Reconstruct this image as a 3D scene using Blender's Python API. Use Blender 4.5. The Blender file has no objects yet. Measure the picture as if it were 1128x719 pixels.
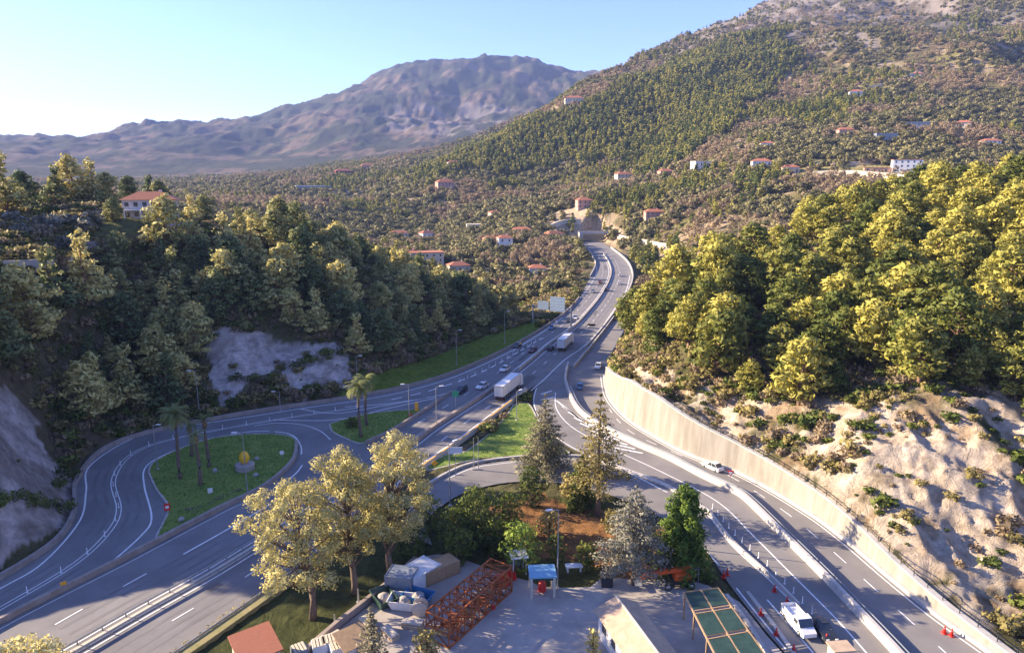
import bpy, bmesh, math, random
import numpy as np
from mathutils import Vector, Matrix
from mathutils.geometry import tessellate_polygon

# ------------------------------------------------------------------ camera, world, sun
S = bpy.context.scene
COL = S.collection
CAM_H = 54.0
PITCH = math.radians(12.2)
F = 752.0
cam = bpy.data.cameras.new('camera'); cam.lens = 24.0; cam.sensor_width = 36.0
cam.sensor_fit = 'HORIZONTAL'; cam.clip_start = 0.5; cam.clip_end = 20000
camo = bpy.data.objects.new('camera', cam); COL.objects.link(camo)
camo.location = (0, 0, CAM_H); camo.rotation_euler = (math.radians(90) - PITCH, 0, 0)
S.camera = camo

SUN_AZ = Vector((-1.0, 0.24)).normalized()      # towards the sun
SUN_EL = math.radians(22)
w = bpy.data.worlds.new("World"); S.world = w; w.use_nodes = True
nt = w.node_tree
for n in list(nt.nodes): nt.nodes.remove(n)
sky = nt.nodes.new('ShaderNodeTexSky'); sky.sky_type = 'NISHITA'; sky.sun_disc = False
sky.sun_elevation = SUN_EL
sky.sun_rotation = math.atan2(SUN_AZ.x, SUN_AZ.y)
sky.altitude = 100; sky.air_density = 0.7; sky.dust_density = 0.15; sky.ozone_density = 2.6
bg = nt.nodes.new('ShaderNodeBackground'); bg.inputs[1].default_value = 0.102
wo = nt.nodes.new('ShaderNodeOutputWorld')
tint = nt.nodes.new('ShaderNodeMix'); tint.data_type = 'RGBA'; tint.blend_type = 'MULTIPLY'; tint.inputs[0].default_value = 1.0
tint.inputs[7].default_value = (0.74, 0.69, 0.93, 1)
nt.links.new(sky.outputs[0], tint.inputs[6]); nt.links.new(tint.outputs[2], bg.inputs[0]); nt.links.new(bg.outputs[0], wo.inputs[0])
sl = bpy.data.lights.new('sun', 'SUN'); sl.energy = 4.0; sl.angle = math.radians(0.5); sl.color = (1.0, 0.81, 0.56)
so = bpy.data.objects.new('sun', sl); COL.objects.link(so)
sd = Vector((SUN_AZ.x*math.cos(SUN_EL), SUN_AZ.y*math.cos(SUN_EL), math.sin(SUN_EL)))
so.rotation_euler = (-sd).to_track_quat('-Z', 'Y').to_euler()
so.location = sd*300
S.view_settings.view_transform = 'Standard'; S.view_settings.look = 'None'
S.view_settings.exposure = 2.15; S.view_settings.gamma = 1.0
S.render.engine = 'CYCLES'
S.cycles.max_bounces = 5; S.cycles.diffuse_bounces = 3; S.cycles.volume_bounces = 0
S.cycles.transparent_max_bounces = 4

rng = np.random.default_rng(7)
random.seed(7)

# ------------------------------------------------------------------ projection helpers
cp, sp = math.cos(PITCH), math.sin(PITCH)
def ray(px, py):
    u = (px-564.0)/F; v = (359.3-py)/F
    return u, cp+v*sp, -sp+v*cp
def P(px, py, z=0.0):
    u, dy, dz = ray(px, py)
    t = (z-CAM_H)/dz
    return Vector((u*t, dy*t, z))
def atY(px, py, Y):
    u, dy, dz = ray(px, py); t = Y/dy
    return Vector((u*t, Y, CAM_H+dz*t))
def proj(X, Y, Z):
    Z = Z-CAM_H
    d = Y*cp-Z*sp; up = Y*sp+Z*cp
    d = np.where(np.abs(d) < 1e-3, 1e-3, d)
    return 564+F*X/d, 359.3-F*up/d, d
def spline(pts, n=6):
    out = []
    m = len(pts)
    for i in range(m-1):
        p0 = pts[max(i-1, 0)]; p1 = pts[i]; p2 = pts[i+1]; p3 = pts[min(i+2, m-1)]
        for k in range(n):
            t = k/n
            out.append(tuple(0.5*((2*b)+(-a+c)*t+(2*a-5*b+4*c-d)*t*t+(-a+3*b-3*c+d)*t**3) for a, b, c, d in zip(p0, p1, p2, p3)))
    out.append(tuple(pts[-1]))
    return out
def W(pts, z=0.0, n=6):          # pixel polyline -> smoothed world polyline
    w3 = [tuple(P(x, y, z)) for x, y in pts]
    return [Vector(p) for p in spline(w3, n)] if n > 1 else [Vector(p) for p in w3]
def inpoly(x, y, poly):
    c = np.zeros(x.shape, bool); n = len(poly); j = n-1
    for i in range(n):
        xi, yi = poly[i]; xj, yj = poly[j]
        if yi != yj:
            c ^= ((yi > y) != (yj > y)) & (x < (xj-xi)*(y-yi)/(yj-yi)+xi)
        j = i
    return c
def resample(pts, step):
    out = [pts[0].copy()]; acc = 0
    for a, b in zip(pts[:-1], pts[1:]):
        L = (b-a).length
        if L < 1e-6: continue
        d = step-acc
        while d <= L:
            out.append(a.lerp(b, d/L)); d += step
        acc = L-(d-step)
    return out
def offset(pts, d):              # to the right of travel for d>0 (x,y plane)
    out = []
    for i, p in enumerate(pts):
        a = pts[max(i-1, 0)]; b = pts[min(i+1, len(pts)-1)]
        t = (b-a); t.z = 0; t.normalize()
        out.append(p+Vector((t.y, -t.x, 0))*d)
    return out

# ------------------------------------------------------------------ noise
def _hash(ix, iy, s):
    h = (ix.astype(np.int64)*374761393+iy.astype(np.int64)*668265263+s*974634777) & 0xffffffff
    h = ((h ^ (h >> 13))*1274126177) & 0xffffffff
    return ((h ^ (h >> 16)) & 0xffff)/65535.0
def vnoise(x, y, s=0):
    ix = np.floor(x); iy = np.floor(y); fx = x-ix; fy = y-iy
    fx = fx*fx*(3-2*fx); fy = fy*fy*(3-2*fy)
    a = _hash(ix, iy, s); b = _hash(ix+1, iy, s); c = _hash(ix, iy+1, s); d = _hash(ix+1, iy+1, s)
    return (a*(1-fx)+b*fx)*(1-fy)+(c*(1-fx)+d*fx)*fy
def fbm(x, y, o=4, s=0):
    r = 0; a = 0.5; t = 0
    for k in range(o):
        r = r+a*vnoise(x, y, s+k*17); t += a; a *= 0.5; x = x*2.03+11.3; y = y*2.03+5.7
    return r/t
def ridged(x, y, o=5, s=0):
    r = 0; a = 0.5; t = 0
    for k in range(o):
        r = r+a*(1-np.abs(2*vnoise(x, y, s+k*31)-1)); t += a; a *= 0.5; x = x*2.07+3.3; y = y*2.07+9.1
    return r/t

# ------------------------------------------------------------------ materials
MATS = {}
def newmat(name):
    m = bpy.data.materials.new(name); m.use_nodes = True
    b = m.node_tree.nodes['Principled BSDF']; MATS[name] = m
    return m, m.node_tree, b
def mat(name, c1, c2=None, scale=1.0, rough=0.8, bump=0.0, metal=0.0, detail=6, coord='Object', stretch=None, bscale=None, bdist=0.05, spec=0.5, lo=0.35, hi=0.65):
    m, t, b = newmat(name)
    b.inputs['Roughness'].default_value = rough; b.inputs['Metallic'].default_value = metal
    b.inputs['Specular IOR Level'].default_value = spec
    if c2 is None:
        c2 = tuple(v*0.82 for v in c1)
    tc = t.nodes.new('ShaderNodeTexCoord'); mp = t.nodes.new('ShaderNodeMapping')
    t.links.new(tc.outputs[coord], mp.inputs[0])
    if stretch: mp.inputs['Scale'].default_value = stretch
    n = t.nodes.new('ShaderNodeTexNoise'); n.inputs['Scale'].default_value = scale; n.inputs['Detail'].default_value = detail
    n.inputs['Roughness'].default_value = 0.65
    t.links.new(mp.outputs[0], n.inputs['Vector'])
    r = t.nodes.new('ShaderNodeValToRGB'); r.color_ramp.elements[0].position = lo; r.color_ramp.elements[1].position = hi
    r.color_ramp.elements[0].color = (*c1, 1); r.color_ramp.elements[1].color = (*c2, 1)
    t.links.new(n.outputs[0], r.inputs[0]); t.links.new(r.outputs[0], b.inputs['Base Color'])
    if bump:
        n2 = t.nodes.new('ShaderNodeTexNoise'); n2.inputs['Scale'].default_value = bscale or scale*6; n2.inputs['Detail'].default_value = 5
        t.links.new(mp.outputs[0], n2.inputs['Vector'])
        bp = t.nodes.new('ShaderNodeBump'); bp.inputs['Strength'].default_value = bump; bp.inputs['Distance'].default_value = bdist
        t.links.new(n2.outputs[0], bp.inputs['Height']); t.links.new(bp.outputs[0], b.inputs['Normal'])
    return m
def foliage(name, c1, c2, trans=0.25, scale=0.35, var=0.5):
    m, t, b = newmat(name)
    b.inputs['Roughness'].default_value = 0.65; b.inputs['Specular IOR Level'].default_value = 0.2
    geo = t.nodes.new('ShaderNodeNewGeometry'); oi = t.nodes.new('ShaderNodeObjectInfo')
    n = t.nodes.new('ShaderNodeTexNoise'); n.inputs['Scale'].default_value = scale; n.inputs['Detail'].default_value = 3
    t.links.new(geo.outputs['Position'], n.inputs['Vector'])
    ad = t.nodes.new('ShaderNodeMath'); ad.operation = 'MULTIPLY_ADD'; ad.inputs[1].default_value = var
    t.links.new(oi.outputs['Random'], ad.inputs[0]); t.links.new(n.outputs[0], ad.inputs[2])
    sb = t.nodes.new('ShaderNodeMath'); sb.operation = 'SUBTRACT'; sb.inputs[1].default_value = var*0.5
    t.links.new(ad.outputs[0], sb.inputs[0])
    r = t.nodes.new('ShaderNodeValToRGB'); r.color_ramp.elements[0].position = 0.28; r.color_ramp.elements[1].position = 0.72
    r.color_ramp.elements[0].color = (*c1, 1); r.color_ramp.elements[1].color = (*c2, 1)
    t.links.new(sb.outputs[0], r.inputs[0]); t.links.new(r.outputs[0], b.inputs['Base Color'])
    tr = t.nodes.new('ShaderNodeBsdfTranslucent'); t.links.new(r.outputs[0], tr.inputs[0])
    mx = t.nodes.new('ShaderNodeMixShader'); mx.inputs[0].default_value = trans
    out = t.nodes['Material Output']
    t.links.new(b.outputs[0], mx.inputs[1]); t.links.new(tr.outputs[0], mx.inputs[2]); t.links.new(mx.outputs[0], out.inputs[0])
    return m

asphalt = mat('asphalt', (0.155,0.147,0.147), (0.22,0.21,0.206), scale=0.12, rough=0.9, bump=0.3, bscale=14, bdist=0.01, coord='Object')
asphalt_lt = mat('asphalt_worn', (0.165,0.155,0.15), (0.23,0.215,0.205), scale=0.1, rough=0.9, bump=0.3, bscale=14, bdist=0.01)
yardmat = mat('yard_concrete', (0.30,0.27,0.245), (0.42,0.38,0.34), scale=0.25, rough=0.95, bump=0.3, bscale=6, bdist=0.02)
paint = mat('road_paint', (0.80,0.80,0.78), (0.55,0.55,0.54), scale=1.2, rough=0.7, lo=0.45, hi=0.8)
concrete = mat('concrete', (0.36,0.33,0.29), (0.50,0.46,0.41), scale=0.6, rough=0.9, bump=0.3)
concrete_white = mat('white_concrete', (0.48,0.455,0.42), (0.33,0.31,0.285), scale=0.5, rough=0.85, bump=0.2, lo=0.45, hi=0.8)
stonekerb = mat('stone_barrier', (0.26,0.21,0.18), (0.36,0.30,0.26), scale=0.8, rough=0.95, bump=0.5)
wallm = mat('retaining_wall', (0.34,0.31,0.27), (0.22,0.20,0.17), scale=0.5, rough=0.95, bump=0.5, stretch=(1,1,0.14), bscale=2.5, bdist=0.08)
grass_m = mat('grass', (0.11,0.19,0.025), (0.22,0.27,0.045), scale=0.35, rough=1.0, bump=0.8, bscale=9, bdist=0.12)
dirt = mat('earth', (0.33,0.17,0.07), (0.22,0.12,0.06), scale=0.5, rough=1.0, bump=0.5)
steel = mat('galvanised_steel', (0.42,0.43,0.44), (0.32,0.33,0.34), scale=3, rough=0.45, metal=0.6)
white = mat('white_paint', (0.80,0.79,0.77), (0.70,0.69,0.67), scale=2, rough=0.4)
cream = mat('cream_plaster', (0.62,0.55,0.44), (0.52,0.46,0.37), scale=1, rough=0.9)
pinkpl = mat('pink_plaster', (0.55,0.33,0.26), (0.48,0.28,0.22), scale=1, rough=0.9)
rooft = mat('terracotta_roof', (0.46,0.17,0.09), (0.33,0.12,0.07), scale=3, rough=0.9, bump=0.5, stretch=(1,4,1))
tanroof = mat('tan_roof', (0.50,0.37,0.26), (0.36,0.27,0.19), scale=0.9, rough=0.95, bump=0.4)
glassd = mat('dark_glass', (0.03,0.04,0.05), (0.05,0.06,0.07), scale=1, rough=0.12, spec=0.8)
rust = mat('orange_steel', (0.42,0.11,0.015), (0.22,0.055,0.015), scale=2, rough=0.6)
orangep = mat('orange_paint', (0.80,0.13,0.02), (0.68,0.11,0.02), scale=2, rough=0.45)
redp = mat('red_plastic', (0.70,0.03,0.02), (0.58,0.03,0.02), scale=2, rough=0.5)
yellowp = mat('yellow_paint', (0.85,0.42,0.02), (0.75,0.36,0.02), scale=2, rough=0.5)
lemon = mat('lemon_yellow', (0.88,0.52,0.02), (0.80,0.44,0.02), scale=2, rough=0.5, bump=0.4)
bluep = mat('blue_paint', (0.04,0.20,0.42), (0.03,0.16,0.36), scale=2, rough=0.5)
greenp = mat('green_paint', (0.02,0.30,0.16), (0.02,0.24,0.12), scale=2, rough=0.5)
greenroof = mat('green_roofing', (0.018,0.045,0.033), (0.035,0.075,0.055), scale=1.2, rough=0.5)
tanwood = mat('tan_timber', (0.45,0.30,0.16), (0.34,0.22,0.12), scale=2, rough=0.8)
black = mat('black_rubber', (0.02,0.02,0.02), (0.035,0.035,0.035), scale=4, rough=0.8)
darkp = mat('dark_paint', (0.02,0.025,0.035), (0.03,0.035,0.045), scale=2, rough=0.3)
greyp = mat('grey_paint', (0.25,0.28,0.32), (0.22,0.25,0.29), scale=2, rough=0.35)
bluec = mat('blue_car_paint', (0.10,0.22,0.38), (0.09,0.20,0.35), scale=2, rough=0.3)
redc = mat('dark_red_paint', (0.16,0.03,0.03), (0.13,0.025,0.025), scale=2, rough=0.3)
signpanel = mat('sign_panel', (0.36,0.46,0.56), (0.30,0.40,0.50), scale=1, rough=0.5)
signwhite = mat('sign_white', (0.78,0.78,0.78), (0.70,0.70,0.70), scale=1, rough=0.5)
bark = mat('bark', (0.20,0.14,0.10), (0.11,0.08,0.06), scale=3, rough=0.95, bump=0.8, stretch=(3,3,0.6))
barkred = mat('pine_bark', (0.30,0.18,0.12), (0.17,0.10,0.07), scale=3, rough=0.95, bump=0.8, stretch=(3,3,0.6))
rockm = mat('rubble_stone', (0.42,0.38,0.35), (0.28,0.25,0.23), scale=1.5, rough=0.95, bump=0.6)
lens_w = mat('lamp_glass', (0.7,0.7,0.66), (0.6,0.6,0.57), scale=1, rough=0.2)
lens_r = mat('tail_light_red', (0.45,0.01,0.01), (0.35,0.01,0.01), scale=1, rough=0.2)
f_pine_r = foliage('pine_needles_bright', (0.12,0.145,0.03), (0.43,0.39,0.085), var=0.75, scale=0.45)
f_pine_l = foliage('pine_needles_shade_lifted', (0.13,0.17,0.065), (0.62,0.54,0.20), var=0.7, scale=0.2)  # left pines' needle colour raised to brighten the shade they stand in
f_yellow = foliage('yellow_foliage', (0.46,0.41,0.15), (0.74,0.66,0.30), scale=0.5)
f_green = foliage('green_foliage', (0.07,0.10,0.02), (0.16,0.19,0.035), scale=0.6)
f_bright = foliage('bright_green_foliage', (0.12,0.19,0.03), (0.22,0.30,0.05), scale=0.6)
f_silver = foliage('silver_foliage', (0.15,0.16,0.12), (0.28,0.275,0.22), scale=0.5)
f_cedar = foliage('cedar_foliage', (0.17,0.17,0.10), (0.33,0.30,0.19), scale=0.5)
f_sparse = foliage('olive_brown_foliage', (0.20,0.17,0.06), (0.36,0.30,0.11), scale=0.5)
f_olive = foliage('olive_leaves', (0.12,0.12,0.05), (0.30,0.27,0.12), var=0.7)
f_brown = foliage('bare_twigs', (0.24,0.185,0.115), (0.38,0.285,0.175), var=0.6)
f_dist = foliage('far_pine_needles', (0.09,0.12,0.025), (0.30,0.28,0.06), var=0.9, scale=0.02)
f_palm = foliage('palm_leaves', (0.10,0.14,0.035), (0.22,0.24,0.08), scale=1)
f_palmdry = foliage('dry_palm_leaves', (0.30,0.20,0.09), (0.42,0.30,0.15), scale=1)

# ------------------------------------------------------------------ object helpers
def tag(o, label=None, cat=None, group=None, kind=None):
    if label: o['label'] = label
    if cat: o['category'] = cat
    if group: o['group'] = group
    if kind: o['kind'] = kind
    return o
def meshobj(name, verts, faces, mats, parent=None, mi=None, smooth=False, loc=None):
    me = bpy.data.meshes.new(name); me.from_pydata([tuple(v) for v in verts], [], faces)
    if not isinstance(mats, (list, tuple)): mats = [mats]
    for m in mats: me.materials.append(m)
    if mi is not None: me.polygons.foreach_set('material_index', mi)
    if smooth: me.polygons.foreach_set('use_smooth', [True]*len(me.polygons))
    me.update()
    o = bpy.data.objects.new(name, me); COL.objects.link(o)
    if parent: o.parent = parent
    if loc is not None: o.location = loc
    return o
def empty(name, loc, label=None, cat=None, group=None, rz=0.0):
    o = bpy.data.objects.new(name, None); COL.objects.link(o); o.location = loc; o.rotation_euler = (0, 0, rz)
    o.empty_display_size = 0.5
    return tag(o, label, cat, group)
def structure(o): o['kind'] = 'structure'; return o
def copy_tree(o, parent=None):
    c = o.copy(); COL.objects.link(c); c.parent = parent
    for ch in list(o.children): copy_tree(ch, c)
    return c
class MB:
    def __init__(s): s.v = []; s.f = []; s.m = []
    def add(s, vs, fs, m=0):
        k = len(s.v); s.v += [Vector(v) for v in vs]; s.f += [tuple(i+k for i in f) for f in fs]; s.m += [m]*len(fs)
    def box(s, c, d, rz=0, m=0, ry=0, rx=0, taper=1.0):
        R = Matrix.Rotation(rz, 3, 'Z') @ Matrix.Rotation(ry, 3, 'Y') @ Matrix.Rotation(rx, 3, 'X')
        c = Vector(c); vs = []
        for z in (-.5, .5):
            q = taper if z > 0 else 1
            for x, y in ((-.5,-.5), (.5,-.5), (.5,.5), (-.5,.5)):
                vs.append(c+R @ Vector((x*d[0]*q, y*d[1]*q, z*d[2])))
        s.add(vs, [(3,2,1,0), (4,5,6,7), (0,1,5,4), (1,2,6,5), (2,3,7,6), (3,0,4,7)], m)
    def bar(s, a, b, r=0.05, n=4, m=0, r2=None):
        a = Vector(a); b = Vector(b); d = b-a
        if d.length < 1e-6: return
        q = d.to_track_quat('Z', 'Y'); r2 = r if r2 is None else r2; vs = []
        for p, rr in ((a, r), (b, r2)):
            for k in range(n):
                t = 2*math.pi*(k+0.5)/n
                vs.append(p+q @ Vector((rr*math.cos(t), rr*math.sin(t), 0)))
        fs = [(k, (k+1) % n, n+(k+1) % n, n+k) for k in range(n)]+[tuple(range(n))[::-1], tuple(range(n, 2*n))]
        s.add(vs, fs, m)
    def tube(s, pts, rs, n=6, m=0):
        k0 = len(s.v)
        for i, p in enumerate(pts):
            a = Vector(pts[max(i-1, 0)]); b = Vector(pts[min(i+1, len(pts)-1)])
            q = (b-a).to_track_quat('Z', 'Y')
            for k in range(n):
                t = 2*math.pi*k/n
                s.v.append(Vector(p)+q @ Vector((rs[i]*math.cos(t), rs[i]*math.sin(t), 0)))
        for i in range(len(pts)-1):
            for k in range(n):
                s.f.append((k0+i*n+k, k0+i*n+(k+1) % n, k0+(i+1)*n+(k+1) % n, k0+(i+1)*n+k)); s.m.append(m)
        s.f.append(tuple(k0+k for k in range(n))[::-1]); s.m.append(m)
        s.f.append(tuple(k0+(len(pts)-1)*n+k for k in range(n))); s.m.append(m)
    def lathe(s, prof, c=(0,0,0), n=16, m=0, axis='Z'):
        k0 = len(s.v); c = Vector(c)
        for r, z in prof:
            for k in range(n):
                t = 2*math.pi*k/n
                p = Vector((r*math.cos(t), r*math.sin(t), z))
                if axis == 'Y': p = Vector((p.x, p.z, p.y))
                s.v.append(c+p)
        for i in range(len(prof)-1):
            for k in range(n):
                s.f.append((k0+i*n+k, k0+i*n+(k+1) % n, k0+(i+1)*n+(k+1) % n, k0+(i+1)*n+k)); s.m.append(m)
        s.f.append(tuple(k0+k for k in range(n))[::-1]); s.m.append(m)
        s.f.append(tuple(k0+(len(prof)-1)*n+k for k in range(n))); s.m.append(m)
    def build(s, name, mats, parent=None, smooth=False, loc=None):
        return meshobj(name, s.v, s.f, mats, parent, s.m, smooth, loc)
def polysheet(name, pts, m, parent=None, thick=0.0):
    pts = [Vector(p) for p in pts]
    tris = tessellate_polygon([pts])
    v = list(pts); f = []
    for t in tris:
        a, b, c = t
        n = (pts[b]-pts[a]).cross(pts[c]-pts[a])
        f.append((a, b, c) if n.z > 0 else (a, c, b))
    if thick:
        n0 = len(pts); v += [p-Vector((0, 0, thick)) for p in pts]
        for i in range(n0):
            j = (i+1) % n0; f.append((i, j, n0+j, n0+i))
    o = meshobj(name, v, f, m, parent)
    bm = bmesh.new(); bm.from_mesh(o.data)
    if thick: bmesh.ops.recalc_face_normals(bm, faces=bm.faces)
    bm.to_mesh(o.data); bm.free()
    return o
def stripverts(pts, w, z):
    L = offset(pts, -w/2); R = offset(pts, w/2)
    for p in L+R: p.z = p.z+z if False else z
    return L, R
def strip(mb, pts, w, z, m=0):
    L, R = stripverts(pts, w, z); n = len(pts)
    mb.add(L+R, [(n+i, n+i+1, i+1, i) for i in range(n-1)], m)
def dashes(mb, pts, w, z, on, off, m=0):
    rs = resample(pts, 0.5); per = int((on+off)*2); o = int(on*2)
    for i in range(0, len(rs)-o, per):
        strip(mb, rs[i:i+o+1:max(1, o//4)], w, z, m)
def wallmesh(name, pts, h, t, m, parent=None, z0=-0.3, smooth=False, taper=1.0):
    L = offset(pts, -t/2); R = offset(pts, t/2); LT = offset(pts, -t/2*taper); RT = offset(pts, t/2*taper)
    n = len(pts); hs = h if isinstance(h, (list, tuple)) else [h]*n; v = []
    for i in range(n):
        b = pts[i].z
        v += [Vector((L[i].x, L[i].y, b+z0)), Vector((LT[i].x, LT[i].y, b+hs[i])), Vector((RT[i].x, RT[i].y, b+hs[i])), Vector((R[i].x, R[i].y, b+z0))]
    f = []
    for i in range(n-1):
        a = i*4; c = a+4
        f += [(a, a+1, c+1, c), (a+1, a+2, c+2, c+1), (a+2, a+3, c+3, c+2)]
    f += [(3, 2, 1, 0), tuple((n-1)*4+k for k in range(4))]
    return meshobj(name, v, f, m, parent, smooth=smooth)

# ------------------------------------------------------------------ pixel-traced ground plan
outer = [(-90,676),(-40,655),(0,638),(61,598),(82,565),(85,530),(116,495),(173,475),(260,458),(330,447),(400,436),(450,426),(500,411),(550,389),(590,367),(622,345),(638,328),(650,305),(656,291),(651,280),(644,272),(636,265)]
right_main = [(655,262),(673,273),(690,287),(697,303),(692,322),(678,343),(664,362),(645,384),(628,403),(624,425)]
parapet = [(624,425),(635,450),(660,470),(700,490),(735,505),(773,525),(810,543),(828,557),(864,593),(904,633),(939,670),(985,719),(1030,770)]
wall_base = [(666,414),(671,437),(690,460),(720,480),(760,501),(820,524),(888,563),(931,594),(982,637),(1032,677),(1090,718),(1150,762)]
wall_h = [2.5,6.2,8.8,8.5,6.9,5.0,4.2,3.6,2.5,1.9,1.4,1.1]
ramp_right_far = [(700,345),(690,362),(682,376),(672,395),(666,414)]
rc_right = [(585,427),(562,445),(520,478),(489,500),(460,521),(406,568),(341,624),(240,697),(170,745)]
med = [(663,278),(670,288),(673,302),(663,324),(642,350),(628,363),(607,378),(577,403),(541,430),(481,469),(451,491),(380,538),(320,577),(240,627),(160,672),(84,716),(20,752)]
lc_left = [(496,433),(470,451),(432,475),(403,489)]
lc_left2 = [(327,488),(323,508),(301,530),(273,547),(245,560),(174,597),(130,620),(60,655),(0,686),(-90,735)]
island = [(164,520),(171,508),(207,491),(245,481),(292,478),(320,481),(326,489),(322,508),(300,528),(272,544),(226,567),(190,586),(172,594),(181,574),(186,558),(172,538)]
tri1 = [(363,467),(399,457),(444,452),(466,452),(436,470),(402,488),(379,482),(366,475)]
tri2 = [(566,446),(582,445),(594,465),(612,488),(627,500),(594,502),(527,506),(471,518),(489,502),(514,497),(549,468)]
pavedB_left = [(600,420),(590,428),(587,445),(596,465),(614,484),(645,502),(690,521),(725,540),(752,572),(778,606),(805,645),(840,690),(866,720),(890,750)]
r6_top = [(452,590),(448,566),(466,541),(490,525),(520,513),(560,507),(600,504),(650,505),(690,516),(730,536)]
r6_bot = [(476,600),(470,575),(488,556),(515,541),(560,531),(610,531),(655,540),(700,555),(748,580)]
yard = [(310,760),(350,712),(400,672),(452,628),(468,612),(500,612),(548,630),(585,640),(600,646),(650,646),(662,636),(700,638),(765,640),(790,650),(815,663),(845,700),(900,760)]

def polyW(pts, z=0.0, n=4):
    w3 = [tuple(P(x, y, z)) for x, y in pts]
    return [Vector(p) for p in spline(w3, n)]
OW = W(outer); RM = W(right_main); PA = W(parapet); WB = W(wall_base); RC = W(rc_right); MD = W(med)
L1 = W(lc_left); L2 = W(lc_left2); PBL = W(pavedB_left); R6T = W(r6_top); R6B = W(r6_bot); RRF = W(ramp_right_far)
polyMain = OW+RM+list(reversed([P(600,420)]))+RC+[P(-90,770)]
polyRamp = [P(668,357)]+[p for p in W([(668,357),(645,384),(628,403),(624,425)])]+PA+list(reversed(WB))+list(reversed(RRF))
polyB = W([(628,402),(624,425)])+PA+list(reversed(PBL))
polyR6 = R6T+list(reversed(R6B))
polyYard = W(yard, 0, 2)

def lifted(pts, z): return [Vector((p.x, p.y, z)) for p in pts]

# ------------------------------------------------------------------ terrain
ctrl = []       # X,Y,z
def c3(px, py, Y): p = atY(px, py, Y); ctrl.append((p.x, p.y, p.z))
def cz(px, Y, z): ctrl.append(((px-564)/F*Y, Y, z))
for x in [(-50,385,108),(0,410,108),(60,450,118),(0,340,128),(0,296,150),(80,296,160),(100,400,150),(100,455,140),(200,400,165),(200,350,180),
          (100,340,165),(40,242,200),(170,246,205),(120,262,190),(20,218,240),(-60,230,230),(300,290,210),(300,345,185),(250,368,172),(300,368,180),(370,378,182),(400,300,235),(400,360,205),
          (480,335,245),(480,378,222),(540,350,265),(300,252,245),(230,250,240),
          (470,287,480),(560,266,550),(600,252,620),(480,240,800),(400,218,1000),(490,207,900),(560,215,850),(380,192,1300),(450,182,1400),(520,186,1200),(330,205,1100),(340,225,800),
          (620,192,950),(560,190,1000),(250,198,1500),(100,200,1800),(250,188,2500),(100,185,2600),(300,165,3200),(170,136,4000),(60,158,4000),(0,161,4000),(-100,165,4000),(120,158,4000),(210,138,4000),(270,138,4100),(150,141,4000),(190,138,4000),(240,141,4000),(290,134,4200),
          (350,112,4400),(400,92,4600),(440,76,4700),(480,70,4700),(540,70,4700),(590,73,4700),(625,85,4600),(680,84,4500),(740,84,4500),(480,130,3600),(400,160,3000),(560,120,3600),(640,108,3800),(520,160,2600),
          (510,175,1150),(560,150,1120),(600,130,1130),(640,114,1150),(690,93,1200),(740,72,1250),(800,55,1300),(860,40,1350),(700,195,850),(720,150,1000),(650,160,1000),(850,100,1100),(790,130,950),
          (714,76,1900),(750,55,1900),(800,32,1900),(850,8,1950),(875,-5,1950),(950,-50,2100),(1128,-90,2200),(880,25,1600),(1000,5,1600),(1128,0,1400),(1300,-20,1500),(950,40,1250),(1050,60,1050),
          (1128,100,900),(1128,180,600),(1000,190,550),(1000,130,750),(900,130,850),(900,200,560),(800,160,750),(800,220,560),(800,250,480),(740,262,520),(700,232,620),(740,205,700),
          (660,237,640),(640,217,720),(685,255,600),(1300,170,600),(1300,90,900),
          (720,385,172),(700,352,215),(740,325,195),(760,432,141),(760,400,150),(760,360,165),(740,310,240),(700,395,180),
          (850,440,130),(850,400,145),(850,330,180),(850,270,230),(950,500,105),(950,430,125),(950,350,155),(950,270,210),(950,238,250),
          (1050,600,87),(1050,520,98),(1050,430,115),(1050,330,150),(1050,250,200),(1050,222,230),(1128,640,82),(1128,560,92),(1128,450,112),(1128,350,140),(1128,250,190),(1128,205,230),
          (1300,400,120),(1300,300,150),(1400,500,90),(1300,200,230)]: c3(*x)
for x in [(300,330,15),(200,330,28),(0,400,40),(400,330,4),(480,330,-6),(560,330,-9),(168,270,43),(560,420,-8),(480,600,-5),(620,400,-6),(850,330,24),(950,340,30),(1050,330,40),(740,300,6),
          (900,430,24),(1000,420,36),(1128,420,46),(730,370,-14),(725,420,-10),(705,500,-4),(0,600,45),(200,600,30),(0,900,30),(0,6300,100),(300,6300,150),(564,6300,250),(800,6300,300),(1128,4000,700),(1128,6300,500),(0,1500,40),(-300,1500,60),(-300,4000,250),(-300,6300,150),(800,3000,450),(700,3000,200),
          (1500,1500,450),(1500,3500,500)]: cz(*x)
for x in [(-128,60,15),(-128,100,29),(-150,130,43),(-170,0,30),(-92,40,2),(-100,0,3),(0,-120,0),(-100,-120,10),(120,-100,5),(110,60,12),(130,0,12),(60,30,0),(-60,30,0),(0,20,0),(0,60,0),
          (-210,160,46),(-260,250,48),(-300,0,40),(-300,-300,50),(300,-300,50),(0,-600,20),(-1500,-1500,100),(1500,-1500,150),(0,-4000,100),(-4000,0,200),(4000,0,400),(250,60,45),(400,100,90),(-500,300,60),(-4000,4000,200),(3000,3000,600)]: ctrl.append(x)
for line in (OW, RM, PA, RC, MD, L2, PBL, R6B):
    for p in resample(line, 22): ctrl.append((p.x, p.y, 0.0))
ctrl = np.array(ctrl, float)
def uv(X, Y):
    r = np.hypot(X, Y); th = np.arctan2(X, Y)
    return th*1.6, np.log(np.maximum(r, 4.0))
cu, cv = uv(ctrl[:, 0], ctrl[:, 1])
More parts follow.
